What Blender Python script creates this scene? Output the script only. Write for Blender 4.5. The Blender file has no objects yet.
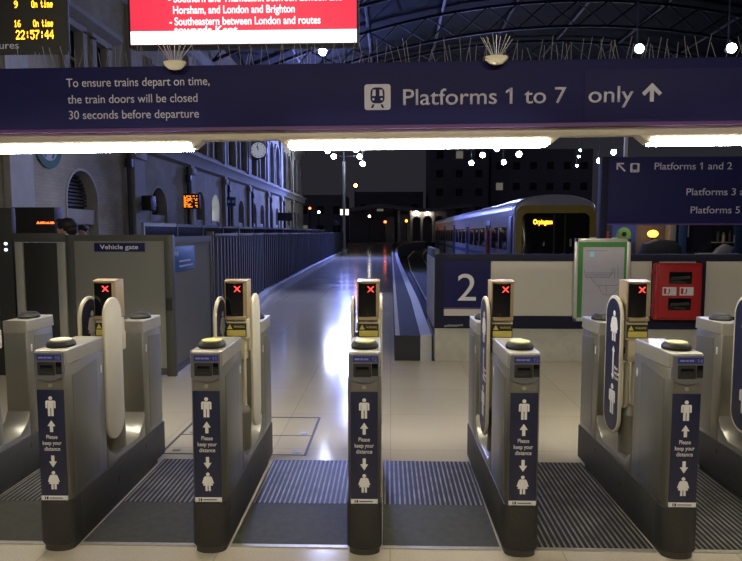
import bpy, bmesh, math, random
from mathutils import Vector, Matrix, Euler
random.seed(7)
PI = math.pi
SC = bpy.context.scene
COL = SC.collection

# ------------------------------------------------------------------ materials
def mat(name, color, rough=0.5, metal=0.0, var=0.12, scale=14.0, bump=0.0, emit=None, estr=0.0, spec=None, coat=0.0):
    m = bpy.data.materials.new(name); m.use_nodes = True
    nt = m.node_tree; N = nt.nodes; L = nt.links
    b = N['Principled BSDF']
    tc = N.new('ShaderNodeTexCoord'); nz = N.new('ShaderNodeTexNoise')
    nz.inputs['Scale'].default_value = scale; nz.inputs['Detail'].default_value = 4
    L.new(tc.outputs['Object'], nz.inputs['Vector'])
    mx = N.new('ShaderNodeMix'); mx.data_type = 'RGBA'
    c = color
    mx.inputs[6].default_value = (c[0]*(1-var), c[1]*(1-var), c[2]*(1-var), 1)
    mx.inputs[7].default_value = (min(1, c[0]*(1+var)), min(1, c[1]*(1+var)), min(1, c[2]*(1+var)), 1)
    L.new(nz.outputs['Fac'], mx.inputs[0]); L.new(mx.outputs[2], b.inputs['Base Color'])
    b.inputs['Roughness'].default_value = rough; b.inputs['Metallic'].default_value = metal
    if spec is not None: b.inputs['Specular IOR Level'].default_value = spec
    if coat: b.inputs['Coat Weight'].default_value = coat
    if bump:
        bp = N.new('ShaderNodeBump'); bp.inputs['Strength'].default_value = bump
        L.new(nz.outputs['Fac'], bp.inputs['Height']); L.new(bp.outputs['Normal'], b.inputs['Normal'])
    if emit:
        b.inputs['Emission Color'].default_value = (*emit, 1); b.inputs['Emission Strength'].default_value = estr
    return m

def tile_floor_mat():
    m = bpy.data.materials.new('terrazzo'); m.use_nodes = True
    N = m.node_tree.nodes; L = m.node_tree.links; b = N['Principled BSDF']
    tc = N.new('ShaderNodeTexCoord')
    br = N.new('ShaderNodeTexBrick'); br.offset = 0.0
    br.inputs['Scale'].default_value = 1.0
    br.inputs['Brick Width'].default_value = 0.9; br.inputs['Row Height'].default_value = 0.9
    br.inputs['Mortar Size'].default_value = 0.004; br.inputs['Mortar Smooth'].default_value = 0.3
    br.inputs['Color1'].default_value = (0.60, 0.54, 0.43, 1); br.inputs['Color2'].default_value = (0.55, 0.50, 0.40, 1)
    br.inputs['Mortar'].default_value = (0.42, 0.38, 0.31, 1)
    L.new(tc.outputs['Object'], br.inputs['Vector'])
    nz = N.new('ShaderNodeTexNoise'); nz.inputs['Scale'].default_value = 160; nz.inputs['Detail'].default_value = 3
    n2 = N.new('ShaderNodeTexNoise'); n2.inputs['Scale'].default_value = 1.3; n2.inputs['Detail'].default_value = 5
    L.new(tc.outputs['Object'], nz.inputs['Vector']); L.new(tc.outputs['Object'], n2.inputs['Vector'])
    mr = N.new('ShaderNodeMapRange'); mr.inputs[1].default_value = .3; mr.inputs[2].default_value = .7
    mr.inputs[3].default_value = .82; mr.inputs[4].default_value = 1.08
    L.new(nz.outputs['Fac'], mr.inputs[0])
    mx = N.new('ShaderNodeMix'); mx.data_type = 'RGBA'; mx.blend_type = 'MULTIPLY'; mx.inputs[0].default_value = 1
    L.new(br.outputs['Color'], mx.inputs[6]); L.new(mr.outputs[0], mx.inputs[7])
    L.new(mx.outputs[2], b.inputs['Base Color'])
    r = N.new('ShaderNodeMapRange'); r.inputs[1].default_value = .3; r.inputs[2].default_value = .7
    r.inputs[3].default_value = .105; r.inputs[4].default_value = .14
    L.new(n2.outputs['Fac'], r.inputs[0]); L.new(r.outputs[0], b.inputs['Roughness'])
    b.inputs['Specular IOR Level'].default_value = .6
    return m

def ribbed_mat():
    m = bpy.data.materials.new('ribbed_matting'); m.use_nodes = True
    N = m.node_tree.nodes; L = m.node_tree.links; b = N['Principled BSDF']
    tc = N.new('ShaderNodeTexCoord'); sp = N.new('ShaderNodeSeparateXYZ'); L.new(tc.outputs['Object'], sp.inputs[0])
    mu = N.new('ShaderNodeMath'); mu.operation = 'MULTIPLY'; mu.inputs[1].default_value = 1/0.031; L.new(sp.outputs[0], mu.inputs[0])
    fr = N.new('ShaderNodeMath'); fr.operation = 'FRACT'; L.new(mu.outputs[0], fr.inputs[0])
    gt = N.new('ShaderNodeMath'); gt.operation = 'GREATER_THAN'; gt.inputs[1].default_value = .64; L.new(fr.outputs[0], gt.inputs[0])
    nz = N.new('ShaderNodeTexNoise'); nz.inputs['Scale'].default_value = 9; nz.inputs['Detail'].default_value = 6; L.new(tc.outputs['Object'], nz.inputs['Vector'])
    m0 = N.new('ShaderNodeMath'); m0.operation = 'MULTIPLY'; L.new(gt.outputs[0], m0.inputs[0]); L.new(nz.outputs['Fac'], m0.inputs[1])
    mx = N.new('ShaderNodeMix'); mx.data_type = 'RGBA'
    mx.inputs[6].default_value = (.010, .010, .009, 1); mx.inputs[7].default_value = (.45, .43, .37, 1)
    L.new(m0.outputs[0], mx.inputs[0]); L.new(mx.outputs[2], b.inputs['Base Color'])
    b.inputs['Roughness'].default_value = .5; b.inputs['Specular IOR Level'].default_value = .25
    mm = N.new('ShaderNodeMath'); mm.operation = 'MULTIPLY'; mm.inputs[1].default_value = .3; L.new(gt.outputs[0], mm.inputs[0]); L.new(mm.outputs[0], b.inputs['Metallic'])
    bp = N.new('ShaderNodeBump'); bp.inputs['Strength'].default_value = .5; bp.inputs['Distance'].default_value = .004
    L.new(gt.outputs[0], bp.inputs['Height']); L.new(bp.outputs['Normal'], b.inputs['Normal'])
    return m

def brick_mat(name, c1, c2, cm, scale=1.0):
    m = bpy.data.materials.new(name); m.use_nodes = True
    N = m.node_tree.nodes; L = m.node_tree.links; b = N['Principled BSDF']
    tc = N.new('ShaderNodeTexCoord'); sp = N.new('ShaderNodeSeparateXYZ'); L.new(tc.outputs['Object'], sp.inputs[0])
    cb = N.new('ShaderNodeCombineXYZ'); L.new(sp.outputs[1], cb.inputs[0]); L.new(sp.outputs[2], cb.inputs[1])
    br = N.new('ShaderNodeTexBrick'); br.inputs['Scale'].default_value = scale
    br.inputs['Brick Width'].default_value = .23; br.inputs['Row Height'].default_value = .075; br.inputs['Mortar Size'].default_value = .008
    br.inputs['Color1'].default_value = (*c1, 1); br.inputs['Color2'].default_value = (*c2, 1); br.inputs['Mortar'].default_value = (*cm, 1)
    L.new(cb.outputs[0], br.inputs['Vector'])
    nz = N.new('ShaderNodeTexNoise'); nz.inputs['Scale'].default_value = .9; nz.inputs['Detail'].default_value = 6; L.new(tc.outputs['Object'], nz.inputs['Vector'])
    mr = N.new('ShaderNodeMapRange'); mr.inputs[1].default_value = .3; mr.inputs[2].default_value = .7; mr.inputs[3].default_value = .7; mr.inputs[4].default_value = 1.15
    L.new(nz.outputs['Fac'], mr.inputs[0])
    mx = N.new('ShaderNodeMix'); mx.data_type = 'RGBA'; mx.blend_type = 'MULTIPLY'; mx.inputs[0].default_value = 1
    L.new(br.outputs['Color'], mx.inputs[6]); L.new(mr.outputs[0], mx.inputs[7]); L.new(mx.outputs[2], b.inputs['Base Color'])
    b.inputs['Roughness'].default_value = .85
    return m

def brushed(name, color, rough=.36, metal=.75):
    m = bpy.data.materials.new(name); m.use_nodes = True
    N = m.node_tree.nodes; L = m.node_tree.links; b = N['Principled BSDF']
    tc = N.new('ShaderNodeTexCoord'); mp = N.new('ShaderNodeMapping'); mp.inputs['Scale'].default_value = (60, 60, 2.5)
    L.new(tc.outputs['Object'], mp.inputs[0])
    nz = N.new('ShaderNodeTexNoise'); nz.inputs['Scale'].default_value = 2.2; nz.inputs['Detail'].default_value = 5; L.new(mp.outputs[0], nz.inputs['Vector'])
    mx = N.new('ShaderNodeMix'); mx.data_type = 'RGBA'
    mx.inputs[6].default_value = tuple(c*.92 for c in color)+(1,); mx.inputs[7].default_value = tuple(min(1, c*1.12) for c in color)+(1,)
    L.new(nz.outputs['Fac'], mx.inputs[0]); L.new(mx.outputs[2], b.inputs['Base Color'])
    mr = N.new('ShaderNodeMapRange'); mr.inputs[3].default_value = rough-.03; mr.inputs[4].default_value = rough+.05
    L.new(nz.outputs['Fac'], mr.inputs[0]); L.new(mr.outputs[0], b.inputs['Roughness'])
    b.inputs['Metallic'].default_value = metal
    return m

M = dict(
    floor=tile_floor_mat(), ribs=ribbed_mat(),
    plate=mat('floor_plate', (.06, .06, .042), .6, 0, .35, 22, .08, spec=.2),
    strip=mat('aluminium_strip', (.5, .48, .42), .4, .7, .2, 30),
    steel=brushed('gate_steel', (.27, .262, .232)),
    steel_panel=brushed('gate_panel_steel', (.20, .197, .184), .38, .6),
    cap=mat('gate_cap', (.42, .405, .35), .36, .55, .06, 25),
    plinth=mat('plinth_rubber', (.05, .049, .044), .55, .1, .25, 30, .06),
    plinth_front=mat('plinth_boot', (.026, .026, .024), .7, 0, .3, 60, .1),
    bezel=mat('bezel_plastic', (.13, .135, .16), .35, .2, .08, 20),
    label_blue=mat('label_blue', (.02, .022, .15), .4, 0, .08, 20, emit=(.03, .03, .3), estr=.06),
    label_text=mat('label_text', (.2, .22, .5), .5),
    glass_black=mat('black_glass', (.006, .006, .008), .12, 0, .1, 10),
    black=mat('black_plastic', (.012, .012, .012), .62, 0, .2, 20),
    navy=mat('navy_sign', (.012, .012, .08), .6, 0, .12, 6, spec=.2),
    sign_blue=mat('distance_sign_blue', (.009, .011, .045), .45, 0, .1, 12),
    white=mat('sign_white', (.72, .72, .74), .5, 0, .04, 20),
    letter=mat('sign_lettering', (.55, .55, .68), .5, 0, .06, 30),
    purple=mat('purple_band', (.11, .05, .19), .5, 0, .08, 8),
    pad_yellow=mat('pad_yellow', (.72, .66, .24), .5, 0, .06, 30),
    pad_pale=mat('pad_pale', (.78, .74, .58), .5, 0, .06, 30),
    cream=mat('cream_casting', (.56, .50, .36), .42, .1, .06, 14),
    paddle=mat('paddle_cream', (.6, .56, .44), .42, 0, .06, 10),
    bronze=mat('post_bronze', (.42, .33, .2), .4, .3, .08, 14),
    red_led=mat('red_led', (.3, .01, .01), .5, emit=(1, .05, .04), estr=3.2),
    amber_led=mat('amber_led', (.3, .12, 0), .5, emit=(1, .42, .02), estr=5),
    orange_led=mat('orange_led', (.3, .1, 0), .5, emit=(1, .25, .015), estr=2.2),
    warn_yellow=mat('warning_yellow', (.6, .52, .12), .5, 0, .1, 30),
    tube=mat('batten_diffuser', (.9, .88, .8), .4, emit=(1, .93, .77), estr=54),
    housing=mat('batten_housing', (.5, .46, .38), .5, .1, .06, 10),
    screen_red=mat('screen_red', (.3, .01, .05), .4, emit=(.9, .02, .068), estr=.85),
    screen_white=mat('screen_white', (.8, .8, .8), .4, emit=(.93, .95, 1), estr=1.5),
    screen_text=mat('screen_lettering', (.8, .8, .8), .4, emit=(1, .86, .9), estr=1.15),
    brick=brick_mat('stock_brick', (.42, .37, .25), (.37, .32, .21), (.34, .30, .22)),
    stone=mat('pale_stone', (.38, .365, .33), .8, 0, .18, 2.5, .1),
    stone_pipe=mat('iron_pipe', (.05, .05, .06), .6, .3, .2, 8),
    louvre=mat('louvre_grey', (.07, .07, .075), .6, 0, .15, 5),
    dark_glass=mat('dark_window_glass', (.02, .022, .035), .12, 0, .2, 3),
    lit_glass=mat('lit_window_glass', (.7, .75, .9), .3, emit=(.8, .87, 1), estr=2.2),
    gate_grey=mat('hoarding_grey', (.165, .165, .15), .6, 0, .06, 4),
    gate_frame=mat('hoarding_frame', (.055, .056, .05), .5, .2, .12, 10),
    grey_post=mat('grey_post', (.3, .3, .27), .5, .2, .08, 10),
    fence=mat('fence_steel', (.05, .053, .085), .6, .2, .14, 3),
    kerb=mat('kerb_concrete', (.34, .33, .29), .85, 0, .2, 9, .1),
    kerb_white=mat('coping_white', (.36, .36, .38), .6, 0, .15, 6, .08),
    asphalt=mat('asphalt', (.036, .036, .042), .85, 0, .3, 40, .15, spec=.15),
    yellow_line=mat('yellow_line', (.30, .23, .08), .7, 0, .25, 12),
    ballast=mat('track_ballast', (.03, .03, .03), .9, 0, .5, 25, .6),
    rail=mat('rail_steel', (.2, .2, .22), .35, .8, .15, 20),
    barrier_navy=mat('barrier_navy', (.014, .014, .036), .75, 0, .15, 6, spec=.25),
    panel_white=mat('barrier_white_panel', (.56, .53, .47), .55, 0, .05, 3),
    poster=mat('poster_paper', (.46, .45, .54), .35, 0, .06, 5),
    poster_green=mat('poster_green', (.06, .24, .06), .5, 0, .1, 8),
    poster_ink=mat('poster_ink', (.2, .2, .27), .5),
    frame_alu=mat('snap_frame', (.6, .6, .58), .35, .4, .05, 10),
    red=mat('hose_cabinet_red', (.42, .02, .025), .4, 0, .08, 8),
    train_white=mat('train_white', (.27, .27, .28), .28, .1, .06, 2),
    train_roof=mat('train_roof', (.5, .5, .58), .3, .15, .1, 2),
    train_yellow=mat('train_yellow', (.5, .36, .07), .45, 0, .1, 4),
    train_blue=mat('train_blue_stripe', (.03, .035, .1), .4, 0, .1, 4),
    lamp_white=mat('flood_lens', (.9, .9, 1), .3, emit=(.64, .71, 1), estr=220),
    lamp_small=mat('flood_lens_near', (.9, .9, 1), .3, emit=(.64, .71, 1), estr=190),
    lamp_orange=mat('sodium_lens', (.9, .5, .1), .3, emit=(1, .42, .1), estr=22),
    lamp_amber=mat('amber_lens', (.9, .45, .05), .3, emit=(1, .36, .03), estr=7),
    lamp_red=mat('red_lens', (.9, .1, .05), .3, emit=(1, .12, .04), estr=8),
    lamp_warm=mat('warm_lens', (.9, .8, .6), .3, emit=(1, .85, .6), estr=60),
    iron=mat('roof_iron', (.035, .035, .042), .6, .3, .2, 3),
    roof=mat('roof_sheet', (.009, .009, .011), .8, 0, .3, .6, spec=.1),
    building=mat('night_building', (.3, .29, .32), .85, 0, .35, .15),
    canopy=mat('canopy_white', (.42, .42, .46), .6, 0, .1, 3),
    blue_sign=mat('blue_sign', (.02, .10, .34), .45, 0, .08, 8),
    lime=mat('lime_green', (.22, .42, .10), .5, 0, .1, 6),
    skin=mat('skin', (.38, .22, .15), .5, 0, .08, 20),
    hair=mat('dark_hair', (.012, .009, .008), .6, 0, .3, 60, .2),
    coat=mat('dark_coat', (.02, .02, .03), .8, 0, .25, 12, .1),
    trousers=mat('dark_trousers', (.03, .035, .05), .8, 0, .2, 12),
    teal=mat('mural_green', (.05, .13, .11), .8, 0, .15, 6),
    mural_white=mat('mural_white', (.45, .47, .50), .8, 0, .1, 6),
    blue_post=mat('blue_cladding', (.03, .07, .2), .5, 0, .15, 3),
    box_pale=mat('pale_card', (.4, .4, .46), .7, 0, .1, 10),
    hoarding_dull=mat('hoarding_dull', (.15, .145, .115), .75, 0, .06, 4, spec=.2),
    pedestal=mat('pedestal_grey', (.2, .19, .16), .45, .4, .1, 12),
    office_wall=mat('office_wall', (.12, .115, .13), .8, 0, .1, 3),
    lamp_dimmer=mat('flood_lens_dimmer', (.9, .9, 1), .3, emit=(.64, .71, 1), estr=90),
    lamp_pale=mat('pale_lens', (.9, .85, .7), .3, emit=(1, .9, .75), estr=12),
    wire=mat('spike_wire', (.45, .45, .5), .35, .5, .1, 30),
    cover=mat('cover_groove', (.06, .06, .08), .6, .2, .2, 10),
)

# ------------------------------------------------------------------ mesh builder
def link(o, parent=None):
    COL.objects.link(o)
    if parent is not None: o.parent = parent
    return o

class B:
    def __init__(s): s.bm = bmesh.new()
    def _merge(s, t):
        me = bpy.data.meshes.new('tmp'); t.to_mesh(me); t.free(); s.bm.from_mesh(me); bpy.data.meshes.remove(me)
    def box(s, x0, x1, y0, y1, z0, z1, bev=0.0, seg=2):
        t = bmesh.new(); bmesh.ops.create_cube(t, size=1)
        for v in t.verts:
            v.co = Vector(((x0+x1)/2+v.co.x*(x1-x0), (y0+y1)/2+v.co.y*(y1-y0), (z0+z1)/2+v.co.z*(z1-z0)))
        if bev: bmesh.ops.bevel(t, geom=t.edges[:], offset=bev, segments=seg, affect='EDGES', profile=.5)
        s._merge(t); return s
    def prism(s, poly, axis, a, b, bev=0.0, seg=2):
        f = {'x': lambda u, v, w: (w, u, v), 'y': lambda u, v, w: (u, w, v), 'z': lambda u, v, w: (u, v, w)}[axis]
        t = bmesh.new()
        va = [t.verts.new(f(u, v, a)) for u, v in poly]; vb = [t.verts.new(f(u, v, b)) for u, v in poly]
        n = len(poly); t.faces.new(va); t.faces.new(vb[::-1])
        for i in range(n): t.faces.new((va[i], vb[i], vb[(i+1) % n], va[(i+1) % n]))
        bmesh.ops.recalc_face_normals(t, faces=t.faces[:])
        if bev:
            es = [e for e in t.edges if (e.verts[0] in va) == (e.verts[1] in va)]
            bmesh.ops.bevel(t, geom=es, offset=bev, segments=seg, affect='EDGES', profile=.5)
        s._merge(t); return s
    def lathe(s, prof, c=(0, 0, 0), n=24, sx=1, sy=1, axis='z'):
        t = bmesh.new(); rings = []
        for r, z in prof:
            ring = []
            for i in range(n):
                a = 2*PI*i/n; p = (r*math.cos(a)*sx, r*math.sin(a)*sy, z)
                if axis == 'y': p = (p[0], p[2], p[1])
                if axis == 'x': p = (p[2], p[0], p[1])
                ring.append(t.verts.new((c[0]+p[0], c[1]+p[1], c[2]+p[2])))
            rings.append(ring)
        for A, Bq in zip(rings, rings[1:]):
            for i in range(n): t.faces.new((A[i], A[(i+1) % n], Bq[(i+1) % n], Bq[i]))
        t.faces.new(rings[0]); t.faces.new(rings[-1][::-1])
        bmesh.ops.recalc_face_normals(t, faces=t.faces[:])
        s._merge(t); return s
    def tube(s, p0, p1, r, n=8, r1=None):
        p0 = Vector(p0); p1 = Vector(p1); d = p1-p0
        t = bmesh.new()
        bmesh.ops.create_cone(t, cap_ends=True, segments=n, radius1=r, radius2=r if r1 is None else r1, depth=d.length)
        q = Vector((0, 0, 1)).rotation_difference(d.normalized())
        for v in t.verts: v.co = q @ v.co + (p0+p1)/2
        s._merge(t); return s
    def ball(s, c, r, sx=1, sy=1, sz=1, sub=2):
        t = bmesh.new(); bmesh.ops.create_icosphere(t, subdivisions=sub, radius=r)
        for v in t.verts: v.co = Vector((c[0]+v.co.x*sx, c[1]+v.co.y*sy, c[2]+v.co.z*sz))
        s._merge(t); return s
    def slab(s, poly, fn, th):
        """polygon in (u, v) pushed through fn(u, v, depth) -> point"""
        t = bmesh.new()
        va = [t.verts.new(fn(u, v, 0)) for u, v in poly]; vb = [t.verts.new(fn(u, v, th)) for u, v in poly]
        n = len(poly); t.faces.new(va); t.faces.new(vb[::-1])
        for i in range(n): t.faces.new((va[i], vb[i], vb[(i+1) % n], va[(i+1) % n]))
        bmesh.ops.recalc_face_normals(t, faces=t.faces[:])
        s._merge(t); return s
    def done(s, name, m, parent=None, loc=(0, 0, 0), rz=0, ang=35):
        me = bpy.data.meshes.new(name); s.bm.to_mesh(me); s.bm.free()
        me.materials.append(m)
        for p in me.polygons: p.use_smooth = True
        me.set_sharp_from_angle(angle=math.radians(ang))
        o = bpy.data.objects.new(name, me); o.location = loc; o.rotation_euler = (0, 0, rz)
        return link(o, parent)

def tag(o, label, cat, group=None, kind=None):
    o['label'] = label; o['category'] = cat
    if group: o['group'] = group
    if kind: o['kind'] = kind
    return o
def struct(o):
    o['kind'] = 'structure'; return o
def thing(name, label, cat, loc=(0, 0, 0), rz=0, group=None):
    o = bpy.data.objects.new(name, None); o.empty_display_size = .1
    o.location = loc; o.rotation_euler = (0, 0, rz); link(o)
    return tag(o, label, cat, group)
def copy_tree(o, parent=None):
    c = o.copy(); COL.objects.link(c); c.parent = parent
    for ch in list(o.children): copy_tree(ch, c)
    return c

def text_raw(body, bold=0.0):
    cu = bpy.data.curves.new('t', 'FONT'); cu.body = body; cu.size = 1; cu.offset = bold
    cu.align_x = 'LEFT'
    o = bpy.data.objects.new('t', cu); COL.objects.link(o)
    bpy.context.view_layer.update()
    dg = bpy.context.evaluated_depsgraph_get()
    me = bpy.data.meshes.new_from_object(o.evaluated_get(dg))
    bpy.data.objects.remove(o); bpy.data.curves.remove(cu)
    return me
def text_mesh(body, bold=0.0):
    me = text_raw(body, bold)
    if '1' not in body: return me
    one = text_raw('1', bold); xs = [v.co.x for v in one.vertices]; ys = [v.co.y for v in one.vertices]
    bw = max(xs)-min(xs); hh = max(ys)
    bm = bmesh.new(); bm.from_mesh(me)
    for i, ch in enumerate(body):
        if ch == '1':
            pre = text_raw(body[:i+1], bold); xl = max(v.co.x for v in pre.vertices)-bw
            q = [(xl+bw*.3, hh), (xl-.15, hh-.13), (xl-.15, hh-.235), (xl+bw*.3, hh-.125)]
            bm.faces.new([bm.verts.new((a, c, .0004)) for a, c in q][::-1])
    bm.to_mesh(me); bm.free(); return me
def lettering(name, lines, m, fn, parent=None, bold=0.0):
    for l in lines: o = letter_line(name, [l], m, fn, parent, bold)
    return o
def letter_line(name, lines, m, fn, parent=None, bold=0.0):
    """lines: (text, u_left, v_base, width or None, size); fn(u, v, d) -> point, d towards the reader"""
    bm = bmesh.new()
    for body, u, v, width, size in lines:
        me = text_mesh(body, bold)
        xs = [q.co.x for q in me.vertices]; x0, x1 = min(xs), max(xs)
        sx = size if width is None else width/(x1-x0)
        sy = size if size else sx
        t = bmesh.new(); t.from_mesh(me); bpy.data.meshes.remove(me)
        for q in t.verts: q.co = Vector(fn(u+(q.co.x-x0)*sx, v+q.co.y*sy, 0))
        me2 = bpy.data.meshes.new('x'); t.to_mesh(me2); t.free(); bm.from_mesh(me2); bpy.data.meshes.remove(me2)
    # give the letters a little thickness
    geo = bmesh.ops.extrude_face_region(bm, geom=bm.faces[:])
    o0 = Vector(fn(0, 0, 0)); d = Vector(fn(0, 0, .0012))-o0
    bmesh.ops.translate(bm, verts=[g for g in geo['geom'] if isinstance(g, bmesh.types.BMVert)], vec=d)
    bmesh.ops.recalc_face_normals(bm, faces=bm.faces[:])
    me = bpy.data.meshes.new(name); bm.to_mesh(me); bm.free(); me.materials.append(m)
    return link(bpy.data.objects.new(name, me), parent)

def front(y, x0=0, z0=0): return lambda u, v, d: (x0+u, y-d, z0+v)          # seen from -y
def face_px(x, y0=0, z0=0): return lambda u, v, d: (x+d, y0+u, z0+v)         # seen from +x
def face_nx(x, y0=0, z0=0): return lambda u, v, d: (x-d, y0-u, z0+v)         # seen from -x

def circ(cx, cy, r, n=16): return [(cx+r*math.cos(2*PI*i/n), cy+r*math.sin(2*PI*i/n)) for i in range(n)]
def rrect(x0, x1, y0, y1, r, n=5):
    out = []
    for cx, cy, a0 in ((x1-r, y1-r, 0), (x0+r, y1-r, PI/2), (x0+r, y0+r, PI), (x1-r, y0+r, 1.5*PI)):
        for i in range(n+1):
            a = a0+PI/2*i/n; out.append((cx+r*math.cos(a), cy+r*math.sin(a)))
    return out
MALE = [circ(0, .9, .095), [(-.2, .78), (.2, .78), (.25, .73), (.25, .4), (.16, .4), (.16, .68), (.14, .68), (.14, 0), (.02, 0), (.02, .4), (-.02, .4), (-.02, 0), (-.14, 0), (-.14, .68), (-.16, .68), (-.16, .4), (-.25, .4), (-.25, .73)]]
FEMALE = [circ(0, .9, .095), [(-.15, .79), (.15, .79), (.21, .73), (.31, .42), (.23, .39), (.16, .62), (.26, .29), (.14, .29), (.14, 0), (.025, 0), (.025, .29), (-.025, .29), (-.025, 0), (-.14, 0), (-.14, .29), (-.26, .29), (-.16, .62), (-.23, .39), (-.31, .42), (-.21, .73)]]
ARROW = [[(-.13, 0), (.13, 0), (.13, .5), (.33, .5), (0, 1), (-.33, .5), (-.13, .5)]]
ARROW_DOWN = [[(u, 1-v) for u, v in ARROW[0]][::-1]]
DOUBLE = [[(0, 0), (.11, .16), (.045, .16), (.045, .84), (.11, .84), (0, 1), (-.11, .84), (-.045, .84), (-.045, .16), (-.11, .16)]]
def place(polys, u0, v0, s): return [[(u0+u*s, v0+v*s) for u, v in p] for p in polys]
def slabs(b, polys, fn, th=.001):
    for p in polys: b.slab(p, fn, th)
    return b

# dot matrix letters
DM = {
 '0': '0E11131519110E', '1': '040C040404040E', '2': '0E11010204081F', '4': '02060A121F0202', '5': '1F101E0101110E', '6': '0608101E11110E',
 '7': '1F010204080808', '9': '0E11110F01020C', ':': '000404000404' + '00', 'O': '0E11111111110E', 'n': '00001619111111', 't': '08081C08080906',
 'i': '04000C0404040E', 'm': '00001A15151515', 'e': '00000E111F100E', ' ': '00000000000000', 'x': '00110A040A1100',
 'r': '00001619101010', 'p': '00001E111E1010', 'g': '00000F110F010E', 'o': '00000E1111110E',
}
def dots(b, s, fn, u0, v0, w, h, gap=1):
    n = len(s)*(5+gap)-gap; du = w/n; dv = h/7
    for k, ch in enumerate(s):
        rows = [int(DM[ch][2*i:2*i+2], 16) for i in range(7)]
        for r in range(7):
            for c in range(5):
                if rows[r] >> (4-c) & 1:
                    x = u0+(k*(5+gap)+c)*du; y = v0+h-(r+1)*dv
                    b.slab([(x, y), (x+du*.92, y), (x+du*.92, y+dv*.92), (x, y+dv*.92)], fn, .0015)
    return b

# ================================================================== SETTING
def struct_box(name, m, *a, **k): return struct(B().box(*a, **k).done(name, m))

# platform edge line (left edge of the track pit), curving away to the right far off
EDGE = [(.545, 7.72), (.56, 12.1), (.43, 27.6), (.42, 38), (.55, 52), (1.2, 66), (2.6, 80), (5.2, 92)]
f = B()
f.prism([(-16, -9), (16, -9), (16, 7.72), (.05, 7.72), (.05, 60), (.3, 75), (1.0, 98), (-16, 98)], 'z', -.3, 0)
struct(f.done('floor', M['floor']))
struct_box('floor_trackbed', M['ballast'], -.5, 40, 7.72, 100, -1.15, -.95)
# raised platform strip with its own end face
pts = EDGE; inner = [(.05, 7.72), (.05, 60), (.3, 75), (1.0, 88), (3.4, 100)]
struct(B().prism([(.05, 7.9)] + [(x-.15, max(y, 7.9)) for x, y in pts] + [(4.4, 97), (1.0, 88), (.3, 75), (.05, 60)], 'z', -.3, .3).done('floor_platform_strip', M['asphalt']))
struct(B().prism([(x-.15, max(y, 7.9)) for x, y in pts] + [(x, max(y, 7.9)) for x, y in pts][::-1], 'z', -.95, .306).done('trim_coping', M['kerb_white']))
struct(B().prism([(.06, 7.9), (.12, 7.9), (.12, 60), (.06, 60)], 'z', .3, .304).done('trim_yellow_line', M['yellow_line']))
# far platform on the right
struct_box('floor_far_platform', M['asphalt'], 7.2, 40, 7.95, 100, -.95, -.02)
struct_box('floor_end_platform', M['asphalt'], -12, 40, 98.05, 140, -.95, 0)
for i, (xa, r) in enumerate(((1.3, 0), (2.74, 0), (4.7, 1), (6.14, 1))):
    b = B(); y = 9.2
    P = [(xa, 8.6), (xa, 40), (xa+.4, 60), (xa+1.8, 80), (xa+3.6, 96)]
    for (x0, y0), (x1, y1) in zip(P, P[1:]):
        b.prism([(x0-.035, y0), (x0+.035, y0), (x1+.035, y1), (x1-.035, y1)], 'z', -.95, -.79)
    struct(b.done('trim_rail', M['rail']))

# --- brick facade on the left with its openings
FX = -7.3
def arch_pts(c, w, zs, n=14): return [(c-w/2*math.cos(PI*i/n), zs+w/2*math.sin(PI*i/n)) for i in range(n+1)]
GW = [(14.1, 1.5, 2.42), (18.8, 1.4, 2.42)] + [(y, 1.15, 2.7) for y in (22.9, 24.9, 27.2, 29.2, 32.0, 34.0, 36.6, 38.5, 41.0, 42.9, 45.4, 47.3)]
UW = [(13.55, 14.3, 5.0, 6.4), (14.85, 15.6, 5.0, 6.4), (18.2, 18.95, 5.0, 6.4), (19.5, 20.25, 5.0, 6.4)]
UA = [(y, 1.25, 6.5) for y in (23.0, 25.2, 27.4, 29.6, 31.8, 34.0, 36.6, 38.5, 41.0, 42.9, 45.4, 47.3)]
wall = B()
def wbox(y0, y1, z0, z1, x1=FX): wall.box(FX-.4, x1, y0, y1, z0, z1)
Z0, ZM, ZT = 0, 4.1, 9.6
ya = 6.0
for c, w, zs in GW:
    wbox(ya, c-w/2, Z0, ZM); ya = c+w/2
    wall.prism(arch_pts(c, w, zs) + [(c+w/2, ZM), (c-w/2, ZM)], 'x', FX-.4, FX)
wbox(ya, 50, Z0, ZM)
ya = 6.0
for y0, y1, z0, z1 in UW:
    wbox(ya, y0, ZM, ZT); ya = y1
    wbox(y0, y1, ZM, z0); wbox(y0, y1, z1, ZT)
for c, w, zs in UA:
    wbox(ya, c-w/2, ZM, ZT); ya = c+w/2
    wbox(c-w/2, c+w/2, ZM, 4.7)
    wall.prism(arch_pts(c, w, zs) + [(c+w/2, ZT), (c-w/2, ZT)], 'x', FX-.4, FX)
wbox(ya, 50, ZM, ZT)
wall.box(FX-1.2, FX-.9, 6, 50, 0, ZT)      # dark rooms end at this inner wall
struct(wall.done('wall_left', M['brick']))
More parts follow.
